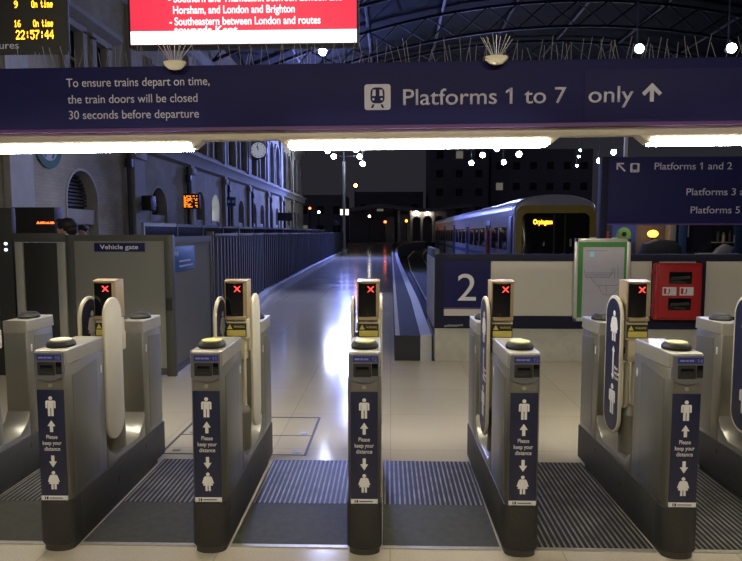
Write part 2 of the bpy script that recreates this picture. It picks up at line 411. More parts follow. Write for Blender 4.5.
for k, (c, w, zs) in enumerate(GW):
    big = k < 2
    b = B()                                                  # pale stone lining of the reveal
    b.prism(arch_pts(c, w+.02, zs) + arch_pts(c, w-.1, zs)[::-1], 'x', FX-.395, FX+.012)
    for sgn in (-1, 1):
        y0 = c+sgn*(w/2+.01); y1 = c+sgn*(w/2-.05); b.box(FX-.395, FX+.012, min(y0, y1), max(y0, y1), 0, zs)
    win = struct(b.done('window_%d' % (k+1), M['stone']))
    g = B().prism([(c-w/2, .0)] + arch_pts(c, w, zs) + [(c+w/2, .0)], 'x', FX-.38, FX-.34)
    g.done('pane', M['lit_glass'] if k == 3 else M['dark_glass'], win)
    s = B()
    s.box(FX-.34, FX-.06, c-w/2, c+w/2, 1.86, 2.22 if big else 2.15, .015)
    s.done('sill', M['stone'], win)
    B().box(FX-.33, FX-.25, c-w/2, c+w/2, 0, 1.86).done('apron_panel', M['stone'], win)
    if big:
        l = B(); z = 2.3
        while z < zs+w/2-.08:
            h = w/2 if z < zs else math.sqrt(max(0.01, (w/2)**2-(z-zs)**2))
            l.box(FX-.33, FX-.27, c-h+.02, c+h-.02, z, z+.05); z += .085
        l.done('louvres', M['louvre'], win)
    else:
        l = B(); l.box(FX-.34, FX-.29, c-.03, c+.03, 2.15, zs+w/2-.03); l.box(FX-.34, FX-.29, c-w/2, c+w/2, zs-.03, zs+.03)
        l.done('glazing_bars', M['stone'], win)
for k, (y0, y1, z0, z1) in enumerate(UW):
    b = B()
    for a in ((y0-.14, y0+.05), (y1-.05, y1+.14)): b.box(FX-.15, FX+.07, a[0], a[1], z0, z1)
    b.box(FX-.15, FX+.1, y0-.18, y1+.18, z0-.12, z0); b.box(FX-.15, FX+.07, y0-.14, y1+.14, z1-.05, z1+.1)
    win = struct(b.done('window_%d' % (30+k), M['stone']))
    B().box(FX-.2, FX-.17, y0, y1, z0, z1).done('pane', M['dark_glass'], win)
    B().box(FX-.17, FX-.1, y0, y1, (z0+z1)/2-.03, (z0+z1)/2+.03).done('sash_bar', M['stone'], win)
for k, (c, w, zs) in enumerate(UA):
    b = B(); b.prism(arch_pts(c, w+.3, zs) + arch_pts(c, w, zs)[::-1], 'x', FX, FX+.09)
    for sgn in (-1, 1):
        y0 = c+sgn*w/2; y1 = c+sgn*(w/2+.15); b.box(FX, FX+.09, min(y0, y1), max(y0, y1), 4.7, zs)
    win = struct(b.done('window_%d' % (40+k), M['stone']))
    B().prism([(c-w/2, 4.7)] + arch_pts(c, w, zs) + [(c+w/2, 4.7)], 'x', FX-.22, FX-.18).done('pane', M['louvre'], win)
    B().box(FX-.18, FX-.1, c-.05, c+.05, 4.7, zs+w/2-.02).done('mullion', M['stone'], win)
b = B()
b.prism([(FX, 4.0), (FX+.14, 4.08), (FX+.2, 4.3), (FX+.32, 4.42), (FX+.32, 4.5), (FX, 4.56)], 'y', 6, 50)
struct(b.done('trim_string_course', M['stone']))
b = B(); b.prism([(FX, 7.9), (FX+.2, 8.0), (FX+.3, 8.3), (FX, 8.35)], 'y', 6, 50); struct(b.done('trim_cornice', M['stone']))
for y0, y1 in ((13.2, 15.95), (17.85, 20.6)):
    struct(B().prism([(FX, 6.5), (FX+.28, 6.62), (FX+.28, 6.74), (FX, 6.86)], 'y', y0, y1).done('trim_window_head', M['stone']))
for y0, y1 in ((11.2, 11.95), (16.75, 17.45), (21.55, 21.95), (26.0, 26.3), (30.45, 30.8), (35.1, 35.5), (39.5, 40.0), (44.0, 44.4)):
    b = B(); b.box(FX, FX+.13, y0, y1, 0, 7.9); b.box(FX, FX+.19, y0-.05, y1+.05, 3.75, 3.98, .02)
    struct(b.done('trim_pilaster', M['stone']))
for y in (16.45, 21.3, 26.6, 31.2, 36.0, 40.4):
    p = B(); p.tube((FX+.1, y, 0), (FX+.1, y, 3.98), .06)
    p.box(FX+.03, FX+.2, y-.1, y+.1, 3.45, 3.7, .02)
    tag(p.done('drainpipe', M['stone_pipe']), 'dark iron drainpipe running down the brick station facade beside a pilaster', 'pipe', 'drainpipes on the facade')

# --- buildings beyond, all dark at night
def tower(x0, x1, y0, y1, h, label, rows, lit=()):
    t = thing('building', label, 'building', ((x0+x1)/2, y0, 0))
    w = (x1-x0)/2
    B().box(-w, w, 0, y1-y0, 0, h).done('wall', M['building'], t)
    n = max(2, int(w*2/3.2)); k = 0
    for r in range(rows):
        for c in range(n):
            x = -w+(c+.5)*2*w/n; z = h*(r+.6)/(rows+.4)
            B().box(x-.7, x+.7, -.06, 0, z-.7, z+.8).done('window', M['lamp_dim'] if (r, c) in lit else M['dark_glass'], t); k += 1
M['lamp_dim'] = mat('dim_lit_glass', (.2, .2, .18), .4, emit=(.8, .78, .65), estr=.12)
tower(8, 20, 125, 140, 20.5, 'dark office block rising behind the end of the platforms, left of the train', 5, {(4, 1)})
tower(21, 42, 128, 145, 19, 'broad dark office block standing behind the white train', 4, {(2, 0)})
tower(-22, -9, 118, 130, 9, 'low dark building beyond the end of the brick facade', 2, {(0, 1)})
tower(-8, 7, 132, 142, 10.5, 'low dark building beyond the curved platform canopy', 2, {(1, 1)})

# --- roof of the train shed
def chord(x): return 8.6+3.6*(1-((x-9.5)/17.)**2)
TY = (18.0, 25.0, 32.0, 38.5, 45.0)
for ty in TY:
    b = B(); n = 22; xs = [-7.3+33.6*i/n for i in range(n+1)]
    for i in range(n):
        a, c = xs[i], xs[i+1]
        b.tube((a, ty, chord(a)), (c, ty, chord(c)), .07, 6)
        b.tube((a, ty, chord(a)+1.25), (c, ty, chord(c)+1.25), .08, 6)
        b.tube((a, ty, chord(a)), (c, ty, chord(c)+1.25), .04, 5); b.tube((a, ty, chord(a)+1.25), (c, ty, chord(c)), .04, 5)
    struct(b.done('beam_roof_truss', M['iron']))
b = B()
for k in range(9):
    x = -5+3.8*k; b.tube((x, 12, chord(x)+1.34), (x, 46, chord(x)+1.34), .08, 6)
struct(b.done('beam_purlins', M['iron']))
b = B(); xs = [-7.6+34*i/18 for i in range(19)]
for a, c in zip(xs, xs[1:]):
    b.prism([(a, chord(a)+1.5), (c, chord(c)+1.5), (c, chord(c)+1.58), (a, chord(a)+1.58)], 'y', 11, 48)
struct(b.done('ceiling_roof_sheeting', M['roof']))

# ================================================================== TICKET GATES
GL = 1.335            # length of a gate
def chamfer_plan(w, y0, y1, cf, cb):
    return [(-w+cf, y0), (w-cf, y0), (w, y0+cf*1.3), (w, y1-cb*1.3), (w-cb, y1), (-w+cb, y1), (-w, y1-cb*1.3), (-w, y0+cf*1.3)]
def make_gate():
    g = thing('ticket_gate', '', 'ticket gate')
    W = .083
    # plinth: tall dark base with rounded nose
    b = B(); nose = [(W*1.06*math.sin(a), .035-.05*math.cos(a)) for a in [(-PI/2+PI*i/10) for i in range(11)]]
    pl = [(u*1.0, v) for u, v in nose] + [(W*1.06, GL), (-W*1.06, GL)]
    b.prism(pl, 'z', .03, .272, .006); b.prism([(u*.9, v*.9+.004) for u, v in pl], 'z', 0, .031)
    pln = b.done('plinth', M['plinth'], g)
    B().prism([(u*1.03, v-.003) for u, v in nose] + [(W*1.09, .09), (-W*1.09, .09)], 'z', .035, .271, .006).done('boot', M['plinth_front'], pln)
    for y, z in ((.55, .14), (.98, .19)):
        for sx in (-1, 1): B().box(sx*W*1.06-.001, sx*W*1.06+.001, y, y+.016, z, z+.03).done('sensor_slot', M['black'], pln)
    # front cabinet
    b = B(); b.prism(chamfer_plan(W, 0, .43, .018, .008), 'z', .265, .985, .003)
    fc = b.done('front_cabinet', M['steel'], g)
    b = B(); b.prism(chamfer_plan(W, -.006, .43, .016, .008), 'z', .985, 1.066, .008, 3)
    b.done('cap', M['cap'], fc)
    for sx in (-1, 1):
        b = B(); b.prism([(.06, .30), (.33, .30), (.33, .955), (.06, .925)], 'x', sx*W-.003, sx*W+.003, .002); b.done('side_panel', M['steel_panel'], fc)
        B().box(sx*W-.002, sx*W+.002, .375, .39, .86, .905, .001).done('indicator', M['white'], fc)
    # rear cabinet
    b = B(); b.prism(chamfer_plan(W, 1.0, GL, .008, .018), 'z', .265, .985, .003)
    rc = b.done('rear_cabinet', M['steel'], g)
    b = B(); b.prism([(1.0, .985), (1.34, .985), (1.33, 1.066), (1.0, 1.066)], 'x', -W, W, .007, 3); b.done('cap', M['cap'], rc)
    for sx in (-1, 1):
        b = B(); b.prism([(1.085, .30), (1.31, .30), (1.31, .935), (1.085, .955)], 'x', sx*W-.003, sx*W+.003, .002); b.done('side_panel', M['steel_panel'], rc)
        B().box(sx*W-.002, sx*W+.002, 1.04, 1.055, .85, .90, .001).done('indicator', M['white'], rc)
    # saddle between the cabinets
    b = B(); b.prism([(.43, .266), (1.0, .266), (1.0, .44), (.97, .38), (.88, .31), (.55, .31), (.46, .37), (.43, .42)], 'x', -W, W, .01)
    b.done('saddle', M['steel'], g)
    # reader head on the front face
    b = B()
    out = [(-.074, 1.056), (-.074, .932)] + [(-.074+.148*i/8, .932-.026*math.sin(PI*i/8)**.8) for i in range(1, 8)] + [(.074, .932), (.074, 1.056)]
    b.prism(out, 'y', -.014, .02, .006, 3)
    rh = b.done('reader_head', M['bezel'], g)
    B().box(-.056, .070, -.017, -.012, 1.017, 1.047, .001).done('lane_display', M['label_blue'], rh)
    b = B(); b.box(-.054, .036, -.0165, -.012, .94, 1.008, .004); b.done('ticket_slot', M['black'], rh)
    B().box(-.04, .024, -.0185, -.0145, .958, .992, .002).done('slot_lip', M['glass_black'], rh)
    B().box(.039, .070, -.0175, -.012, .945, 1.008, .003).done('ticket_window', M['glass_black'], rh)
    # round badge
    b = B(); b.lathe([(.010, -.004), (.010, 0)], (0, 0, .884), 20, axis='y'); b.done('badge', M['cap'], g)
    # distance sign
    b = B(); b.box(-.069, .069, -.006, .001, .30, .861, .001)
    ds = b.done('distance_sign', M['sign_blue'], g)
    fr = front(-.006)
    b = B()
    slabs(b, place(MALE, 0, .724, .105), fr); b.done('man_symbol', M['white'], ds)
    b = B(); slabs(b, place(FEMALE, 0, .335, .098), fr); b.done('woman_symbol', M['white'], ds)
    b = B(); slabs(b, place(ARROW, 0, .640, .062), fr); b.done('arrow', M['white'], ds)
    b = B(); slabs(b, place(ARROW_DOWN, 0, .453, .062), fr); b.done('arrow', M['white'], ds)
    lettering('lettering', [('Please', -.029, .604, .058, .030), ('keep your', -.049, .572, .098, .030), ('distance', -.041, .541, .082, .030)], M['white'], fr, ds, .008)
    b = B(); b.box(-.069, .069, -.0062, .001, .276, .30, .001); st = b.done('brand_strip', M['white'], ds)
    b = B()
    fr2 = front(-.0062)
    b.slab([(-.05, .281), (-.045, .281), (-.045, .295), (-.05, .295)], fr2, .001); b.slab([(-.04, .281), (-.033, .281), (-.031, .295), (-.04, .295)], fr2, .001)
    b.slab(rrect(-.026, .045, .2855, .290, .002), fr2, .0008)
    b.done('brand_mark', M['barrier_navy'], ds)
    # touch pads
    def pad(name, y, top):
        b = B(); b.lathe([(.070, 1.0655), (.073, 1.078), (.066, 1.092), (.056, 1.1), (.03, 1.103)], (0, y, 0), 32)
        p = b.done(name, M['black'], g)
        b = B(); b.lathe([(.053, 1.0985), (.052, 1.1045), (.044, 1.1065), (.01, 1.107)], (0, y, 0), 32); b.done('touch_surface', top, p)
    pad('touch_pad', .12, M['pad_yellow']); pad('rear_touch_pad', 1.17, M['black'])
    # display post
    b = B()
    b.prism([(-.045, .68), (.045, .68), (.05, .70), (.05, .78), (-.05, .78), (-.05, .70)], 'z', .90, 1.14, .006)
    b.prism(rrect(-.066, .066, .672, .795, .014), 'z', 1.035, 1.152, .006)
    pd = B(); pd.lathe([(.066, .31), (.066, .56), (.064, .575), (.03, .615), (.028, .62)], (0, .74, 0), 24)
    b.tube((-.025, .74, .55), (-.025, .74, .89), .017, 12); b.tube((.025, .74, .55), (.025, .74, .89), .017, 12)
    po = b.done('display_post', M['cream'], g, (.008, -.05, -.017)); pd.done('pedestal', M['pedestal'], po)
    b = B(); b.prism([(-.067, .672)] + [(-.067+.134*i/8, .672-.012*math.sin(PI*i/8)) for i in range(1, 8)] + [(.067, .672), (.067, .79), (-.067, .79)], 'z', 1.158, 1.383, .004)
    top = [(.655, 1.383), (.79, 1.383), (.79, 1.393), (.72, 1.400), (.655, 1.390)]
    b.prism(top, 'x', -.069, .069, .004); b.prism([(.645, 1.157), (.69, 1.14), (.69, 1.178), (.645, 1.175)], 'x', -.062, .062, .006)
    b.done('display_housing', M['bronze'], po)
    B().prism([(-.060, .672)] + [(-.060+.106*i/8, .662-.010*math.sin(PI*i/8)) for i in range(0, 9)] + [(.046, .672)], 'z', 1.175, 1.377).done('status_screen', M['glass_black'], po)
    b = B(); fr = front(.652, .014, 1.343)
    for s in (-1, 1): b.slab([(-.017*s-.003, -.017), (-.017*s+.003, -.017), (.017*s+.003, .017), (.017*s-.003, .017)], fr, .004)
    b.done('red_cross', M['red_led'], po)
    B().box(-.062, .062, .664, .673, 1.05, 1.132, .001).done('warning_plate', M['black'], po)
    B().box(-.057, .057, .662, .668, 1.054, 1.09, .001).done('warning_panel', M['warn_yellow'], po)
    fr = front(.664)
    tri = B().slab([(-.055, 1.097), (-.022, 1.097), (-.0385, 1.126)], fr, .001); tri.done('warning_triangle', M['warn_yellow'], po)
    lettering('warning_lettering', [('WARNING', -.014, 1.104, .066, .02)], M['warn_yellow'], fr, po)
    B().box(-.052, -.0495, .71, .73, .945, .985, .001).done('sensor_window', M['black'], po)
    # paddles
    def paddle(x, y0, y1, sticker):
        r = (y1-y0)/2; cy = (y0+y1)/2
        shape = [(cy+r*math.cos(a), 1.28-r*1.0+r*1.0*math.sin(a)) for a in [PI*i/16 for i in range(17)]] + [(cy+r*math.cos(a)*.999, .42+r+r*math.sin(a)) for a in [PI+PI*i/16 for i in range(17)]]
        b = B(); b.prism(shape, 'x', x-.009, x+.009, .006, 3); p = b.done('paddle', M['paddle'], g)
        if sticker:
            q = r-.018
            s2 = [(cy+q*math.cos(a), 1.28-r+q*math.sin(a)) for a in [PI*i/16 for i in range(17)]] + [(cy+q*math.cos(a), .42+r+q*math.sin(a)) for a in [PI+PI*i/16 for i in range(17)]]
            for sx in (-1, 1):
                B().prism(s2, 'x', x+sx*.009, x+sx*.0102).done('sticker', M['sign_blue'], p)
                fn = face_px(x+.0102, cy) if sx > 0 else face_nx(x-.0102, cy)
                b = B(); slabs(b, place(FEMALE, .02, 1.0, .19), fn); slabs(b, place(MALE, .02, .545, .19), fn); slabs(b, place(DOUBLE, .02, .76, .21), fn)
                b.done('sticker_icons', M['white'], p)
                lettering('sticker_lettering', [('Please', .045, .83, .05, .032), ('keep your', .045, .80, .07, .032), ('distance', .045, .77, .06, .032)], M['white'], fn, p)
    paddle(-.086, .54, .79, True)
    paddle(.083, .75, .98, False)
    for x0, x1 in ((-.08, -.045), (.045, .077)):
        B().box(x0, x1, .69, .75, .93, 1.05, .01).done('paddle_hinge', M['cream'], g)
    return g
gate0 = make_gate()
def child(o, n):
    return [c for c in o.children if c.name.split('.')[0] == n][0]
GX = [-.111+.8076*(k-3) for k in range(7)]
ROW = math.radians(.44)
def on_row(o):
    x, y, z = o.location
    o.location = (x*math.cos(ROW)-y*math.sin(ROW), x*math.sin(ROW)+y*math.cos(ROW), z); o.rotation_euler.z += ROW
    return o
GLAB = {
 0: 'steel ticket gate at the left picture edge, only its rear cabinet showing',
 1: 'steel ticket gate numbered 10 with a pale touch pad, standing before the vehicle gate',
 2: 'steel ticket gate numbered 11 with a yellow pad, second front sign from the left',
 3: 'steel ticket gate numbered 12 seen straight on, middle of the row',
 4: 'steel ticket gate numbered 13 with a yellow pad, in front of the platform 2 sign',
 5: 'steel ticket gate numbered 14, in front of the line map and red cabinet',
 6: 'steel ticket gate at the right picture edge with a large blue paddle'}
NUM = {0: '9', 1: '10', 2: '11', 3: '12', 4: '13', 5: '14', 6: '15'}
gates = []
for k in range(7):
    g = gate0 if k == 0 else copy_tree(gate0)
    g.location = (GX[k], 2.99, 0); on_row(g); g['label'] = GLAB[k]; g['group'] = 'ticket gates in the row'
    gates.append(g)
for k, g in enumerate(gates):
    rh = child(g, 'reader_head')
    if 0 < k < 6: lettering('lane_number', [(NUM[k], .040, 1.022, None, .026)], M['label_text'], front(-.017), rh)
    b = B()
    for u0, u1 in ((-.047, -.022), (-.019, -.004), (.0, .022)): b.slab([(u0, 1.027), (u1, 1.027), (u1, 1.036), (u0, 1.036)], front(-.017), .0008)
    b.done('lane_caption', M['label_text'], rh)
def paddles(g):
    ps = [c for c in g.children if c.name.split('.')[0] == 'paddle']
    return sorted(ps, key=lambda c: 0 if c.children else 1)
for k, left, right in ((0, -.06, -.32), (1, -.06, -.32), (2, -.06, -.05), (5, .06, 0), (6, .06, 0)):
    a, c = paddles(gates[k]); a.location.y += left; c.location.y += right
pm = [c for c in child(gates[1], 'touch_pad').children][0]
pm.data = pm.data.copy(); pm.data.materials[0] = M['pad_pale']

# lanes: dark plate and ribbed matting between the gates, threshold strip in front
lanes = [(GX[k]+.0935, GX[k+1]-.0935) for k in range(6)]
nm = ['9 and 10', '10 and 11', '11 and 12', '12 and 13', '13 and 14', '14 and 15']
ll = ['left of the gate numbered 10', 'between gates numbered 10 and 11', 'between gates numbered 11 and 12', 'between gates numbered 12 and 13', 'between gates numbered 13 and 14', 'right of the gate numbered 14']
for k, (a, c) in enumerate(lanes):
    ribs0 = 3.56 if k < 4 else 3.075
    tag(on_row(B().box(a, c, ribs0, 4.26, 0, .006).done('entrance_mat', M['ribs'])), 'ribbed metal floor matting in the lane ' + ll[k], 'floor mat', 'ribbed mats in the gate lanes')
    if k < 4:
        tag(on_row(B().box(a, c, 3.075, 3.558, 0, .006).done('floor_plate', M['plate'])), 'smooth dark floor plate at the mouth of the lane ' + ll[k], 'floor plate', 'dark floor plates in the gate lanes')
    struct(on_row(B().box(a, c, 3.045, 3.073, 0, .006).done('trim_threshold', M['strip'])))
b = B(); b.box(-3.2, lanes[0][0]-.19, 3.045, 4.26, 0, .006); tag(on_row(b.done('entrance_mat', M['ribs'])), 'ribbed metal floor matting past the leftmost gate at the picture edge', 'floor mat', 'ribbed mats in the gate lanes')
# recessed service cover beyond the gates
t = thing('service_cover', 'large recessed floor cover outlined by dark metal edging behind gate numbered 11', 'floor cover', (0, 0, 0))
b = B()
for x0, x1, y0, y1 in ((-1.74, -.63, 4.36, 4.372), (-1.74, -.63, 5.27, 5.285), (-1.745, -1.725, 4.36, 5.285), (-.65, -.63, 4.36, 5.285), (-1.74, -.63, 4.79, 4.798)):
    b.box(x0, x1, y0, y1, 0, .003)
b.done('edging', M['cover'], t)
for x in (-.72, -1.64):
    for y in (4.42, 4.83): B().box(x-.03, x+.03, y, y+.035, .0, .004).done('lifting_key', M['rail'], t)

# ================================================================== OVERHEAD SIGN
YS = 3.84
t = thing('overhead_sign', 'long navy overhead sign reading Platforms 1 to 7 only above the gates', 'sign', (0, YS, 2.34))
b = B(); b.box(-3.6, 3.6, 0, .14, 0, .385, .004); b.done('sign_box', M['navy'], t)
B().box(-3.6, 3.6, -.004, .14, -.022, 0).done('bottom_band', M['purple'], t)
B().box(1.195, 3.6, -.003, .002, .02, .32, .001).done('overlay_panel', M['navy'], t)
fr = front(-.0005, 0, -2.34)
lettering('platform_lettering', [('Platforms 1 to 7', .074, 2.462, 1.012, .140)], M['letter'], fr, t, .006)
lettering('only_lettering', [('only', 1.221, 2.462, .275, .140)], M['letter'], front(-.0032, 0, -2.34), t, .006)
lettering('notice_lettering', [('To ensure trains depart on time,', -2.066, 2.603, .92, .076), ('the train doors will be closed', -2.062, 2.500, .836, .076), ('30 seconds before departure', -2.058, 2.402, .838, .076)], M['letter'], fr, t)
b = B(); fr3 = front(-.0032, 0, -2.34)
b.slab([(1.595, 2.462), (1.619, 2.462), (1.619, 2.53), (1.652, 2.497), (1.668, 2.514), (1.607, 2.575), (1.546, 2.514), (1.562, 2.497), (1.595, 2.53)], fr3, .0012)
b.done('up_arrow', M['letter'], t)
b = B(); b.slab(rrect(-.168, -.004, 2.434, 2.592, .018), fr, .0012); b.done('train_pictogram', M['letter'], t)
b = B(); fr4 = front(-.0017, -.086, 2.434-2.34)
b.slab(rrect(-.044, .044, .04, .138, .03), fr4, .001)
b.slab([(-.042, .012), (-.028, .012), (-.018, .034), (-.032, .034)], fr4, .001); b.slab([(.042, .012), (.028, .012), (.018, .034), (.032, .034)], fr4, .001)
b.done('pictogram_train', M['navy'], t)
b = B(); fr5 = front(-.0027, -.086, 2.434-2.34)
b.slab([(-.034, .086), (-.012, .086), (-.012, .124), (-.030, .124)], fr5, .0008); b.slab([(.034, .086), (.012, .086), (.012, .124), (.030, .124)], fr5, .0008)
b.slab(circ(-.026, .066, .007), fr5, .0008); b.slab(circ(.026, .066, .007), fr5, .0008)
b.done('pictogram_windows', M['letter'], t)
# side hangers that carry the sign
B().tube((-3.4, .07, .38), (-3.4, .07, 6.5), .035).done('hanger', M['grey_post'], t)
B().tube((3.4, .07, .38), (3.4, .07, 6.5), .035).done('hanger', M['grey_post'], t)
# rail under it and three light battens
tag(B().box(-3.6, 3.6, 3.87, 3.95, 2.266, 2.317, .003).done('lighting_rail', M['housing']), 'beige metal rail running under the long overhead sign', 'rail')
def batten(x0, x1, label):
    t = thing('hanging_light_batten', label, 'light', ((x0+x1)/2, 3.85, 2.264), 0, 'light battens under the sign')
    h = (x1-x0)/2
    b = B(); b.prism([(-h-.075, 0), (h+.075, 0), (h+.06, -.012), (h+.014, -.05), (h+.004, -.05), (h, -.018), (-h, -.018), (-h-.004, -.05), (-h-.014, -.05), (-h-.06, -.012)], 'y', .0, .10, .002)
    b.done('housing', M['housing'], t)
    B().prism([(-h+.004, -.061), (h-.012, -.061), (h-.004, -.020), (-h+.004, -.020)], 'y', -.006, .095, .008, 3).done('diffuser', M['tube'], t)
batten(-3.2, -1.279, 'glowing light batten under the left part of the overhead sign')
batten(-.65, .988, 'glowing light batten under the middle of the overhead sign')
batten(1.617, 3.3, 'glowing light batten under the right part of the overhead sign')

# bird spikes along the top edge, two dome sensors with their own spikes
t = thing('bird_spikes', 'row of thin wire bird spikes along the top of the overhead sign', 'bird spikes', (0, YS+.05, 2.727))
B().box(-3.2, 3.2, -.015, .015, 0, .006).done('base_strip', M['strip'], t)
b = B(); x = -3.1
while x < 3.1:
    h = random.uniform(.08, .15)
    b.tube((x, 0, .004), (x+random.uniform(-.03, .03), random.uniform(-.05, .03), h), .0018, 4)
    x += random.choice((.02, .03, .045, .06))
w = b.done('wires', M['wire'], t); w['kind'] = 'stuff'
def dome(x, label):
    t = thing('dome_sensor', label, 'sensor', (x, YS-.045, 2.727), 0, 'dome sensors on the overhead sign')
    B().lathe([(.016, -.040), (.04, -.034), (.062, -.016), (.073, .0), (.07, .010), (.02, .014)], (0, 0, 0), 24, 1, .5).done('dome', M['pad_pale'], t)
    B().box(-.012, .012, -.01, .07, .008, .016).done('bracket', M['strip'], t)
    b = B()
    for i in range(9):
        a = -.9+1.8*i/8
        b.tube((.035*math.sin(a), 0, .012), (.13*math.sin(a), -.03*math.cos(i*2), .03+.11*math.cos(a*.7)), .002, 5)
    b.done('wire_spikes', M['frame_alu'], t)
dome(-1.348, 'cream dome sensor with wire spikes on the sign, below the red screen')
dome(.644, 'cream dome sensor with wire spikes on the sign, above the word Platforms')

# red information screen
t = thing('information_screen', 'large red information screen with white service text above the sign', 'screen', (-1.012, 4.2, 2.940))
B().box(-.80, .79, 0, .09, 0, 1.0, .006).done('casing', M['black'], t)
B().box(-.782, .776, -.003, .002, .018, .985).done('red_display', M['screen_red'], t)
B().box(-.782, .776, -.006, .0, .018, .105).done('white_ticker_band', M['screen_white'], t)
fr = front(-.0031, 1.005, -2.955)
lettering('service_lettering', [('- Southern and Thameslink between London and', -1.52, 3.252, 1.19, .073), ('Horsham, and London and Brighton', -1.488, 3.176, .838, .073), ('- Southeastern between London and routes', -1.515, 3.10, 1.04, .073), ('towards Kent', -1.485, 3.042, .44, .073)], M['screen_text'], fr, t, .022)
B().tube((-.4, .12, .5), (-.4, .12, 6.2), .03).done('hanger', M['grey_post'], t); B().tube((.4, .12, .5), (.4, .12, 6.2), .03).done('hanger', M['grey_post'], t)
B().box(-.5, .5, .09, .15, .45, .6).done('mount_plate', M['grey_post'], t)

# departures board
t = thing('departure_board', 'black departure board with amber dot text and clock at top left', 'departure board', (-2.963, 4.56, 3.012))
B().box(-.55, .535, 0, .035, 0, .75, .005).done('casing', M['black'], t)
fr = front(-.0005, 2.95, -3.03); b = B()
dots(b, '9', fr, -2.815, 3.366, .026, .05); dots(b, 'On time', fr, -2.682, 3.366, .16, .05)
dots(b, '16', fr, -2.822, 3.226, .05, .05); dots(b, 'On time', fr, -2.675, 3.226, .15, .05)
b.done('service_rows', M['amber_led'], t)
dots(B(), '22:57:44', fr, -2.812, 3.136, .29, .066).done('clock_digits', M['amber_led'], t)
lettering('departures_lettering', [('Departures', -3.2, 3.068, .405, .075)], M['letter'], fr, t)
B().tube((-.3, .08, .74), (-.3, .08, 6.2), .03).done('hanger', M['grey_post'], t)

def hang_tilt(o, a=math.radians(-.36)):
    x, y, z = o.location; dz = z-2.5
    o.location = (x*math.cos(a)+dz*math.sin(a), y, 2.5-x*math.sin(a)+dz*math.cos(a)); o.rotation_euler.y += a
for o in list(COL.objects):
    if o.parent is None and o.name.split('.')[0] in ('overhead_sign', 'lighting_rail', 'hanging_light_batten', 'bird_spikes', 'dome_sensor'): hang_tilt(o)

# ================================================================== PLATFORM BARRIER
YB = 7.70
struct_box('trim_kerb', M['kerb'], .57, 9.0, YB, YB+.16, 0, .43, bev=.012)
struct_box('trim_kerb_return', M['kerb'], .57, .66, YB+.165, 9.4, 0, .32)
t = thing('platform_barrier', 'long navy barrier with white panels and platform 2 sign across the track end', 'barrier', (.57, YB+.02, .43))
b = B()
b.box(0, 8.4, 0, .08, .0, .165); b.box(0, 8.4, -.012, .1, .872, .96, .006)
posts = [0, .72, 2.72, 3.34, 5.5, 7.6]
for x0, x1 in ((0, .115), (2.75, 2.83), (3.30, 3.42), (5.3, 5.4), (7.2, 7.3)): b.box(x0, x1, .0, .08, .165, .872)
b.box(.115, .70, .015, .08, .165, .872)
b.done('frame', M['barrier_navy'], t)
for x0, x1 in ((.71, 2.75), (2.83, 3.30), (3.42, 5.3), (5.4, 7.2)):
    B().box(x0, x1, .02, .07, .163, .874).done('panel', M['panel_white'], t)
s = B().box(.115, .71, .0, .016, .272, .872).done('platform_number_sign', M['navy'], t)
B().box(.115, .71, -.001, .015, .25, .272).done('purple_band', M['purple'], t)
B().box(.115, .71, -.001, .015, .165, .25).done('white_band', M['panel_white'], t)
lettering('number_lettering', [('2', .29, .362, .235, .50)], M['white'], front(-.0005), t, .0)
b = B(); b.box(0, .06, .08, 1.66, -.11, 1.02, .004); b.done('return_panel', M['fence'], t)
b = B(); b.box(-.012, 0, .12, 1.6, .0, .9); b.done('return_face', M['kerb_white'], t)
b = B(); b.box(.16, .3, -.03, .0, .02, .05, .008); b.tube((.12, -.02, .03), (.36, -.02, .045), .012); b.done('latch', M['rail'], t)

# line map in a snap frame
t = thing('map_frame', 'white framed railway line map with green border fixed to the barrier', 'map', (2.675, 7.705, .535))
b = B(); H = 1.055; Wd = .70
for a in ((-Wd/2, -Wd/2+.045, 0, H), (Wd/2-.045, Wd/2, 0, H), (-Wd/2, Wd/2, 0, .045), (-Wd/2, Wd/2, H-.045, H)): b.box(a[0], a[1], -.03, 0, a[2], a[3], .004)
b.done('frame', M['frame_alu'], t)
B().box(-Wd/2+.04, Wd/2-.04, -.015, -.002, .04, H-.04).done('border', M['poster_green'], t)
B().box(-Wd/2+.11, Wd/2-.075, -.018, -.01, .04, H-.11).done('paper', M['poster'], t)
b = B(); fr = front(-.018, -.2, .1)
def ln(p, q, w=.003):
    d = Vector((q[0]-p[0], q[1]-p[1])); n = Vector((-d.y, d.x)).normalized()*w
    b.slab([(p[0]+n.x, p[1]+n.y), (p[0]-n.x, p[1]-n.y), (q[0]-n.x, q[1]-n.y), (q[0]+n.x, q[1]+n.y)], fr, .001)
for p, q in (((0, .52), (.36, .52)), ((0, .5), (.34, .5)), ((0, .48), (.32, .48)), ((0, .46), (.3, .46)), ((.06, .46), (.14, .36)), ((.14, .36), (.40, .36)), ((.16, .36), (.22, .24)), ((.22, .24), (.33, .24)), ((.33, .24), (.42, .33)), ((.26, .36), (.26, .24)), ((.30, .46), (.34, .58)), ((.36, .58), (.36, .44)), ((.4, .6), (.4, .46)), ((-.02, .56), (0, .46)), ((.0, .80), (.26, .80))): ln(p, q)
b.done('line_diagram', M['poster_ink'], t)
b = B(); b.box(-.16, -.10, -.021, -.017, .82, .89, .001); b.done('service_symbol', mat('poster_cyan', (.4, .65, .8), .4), t)
b = B()
for x in (-.12, .15): b.box(x-.03, x+.03, -.02, .012, H-.004, H+.012, .003)
b.done('hanging_clip', M['white'], t)

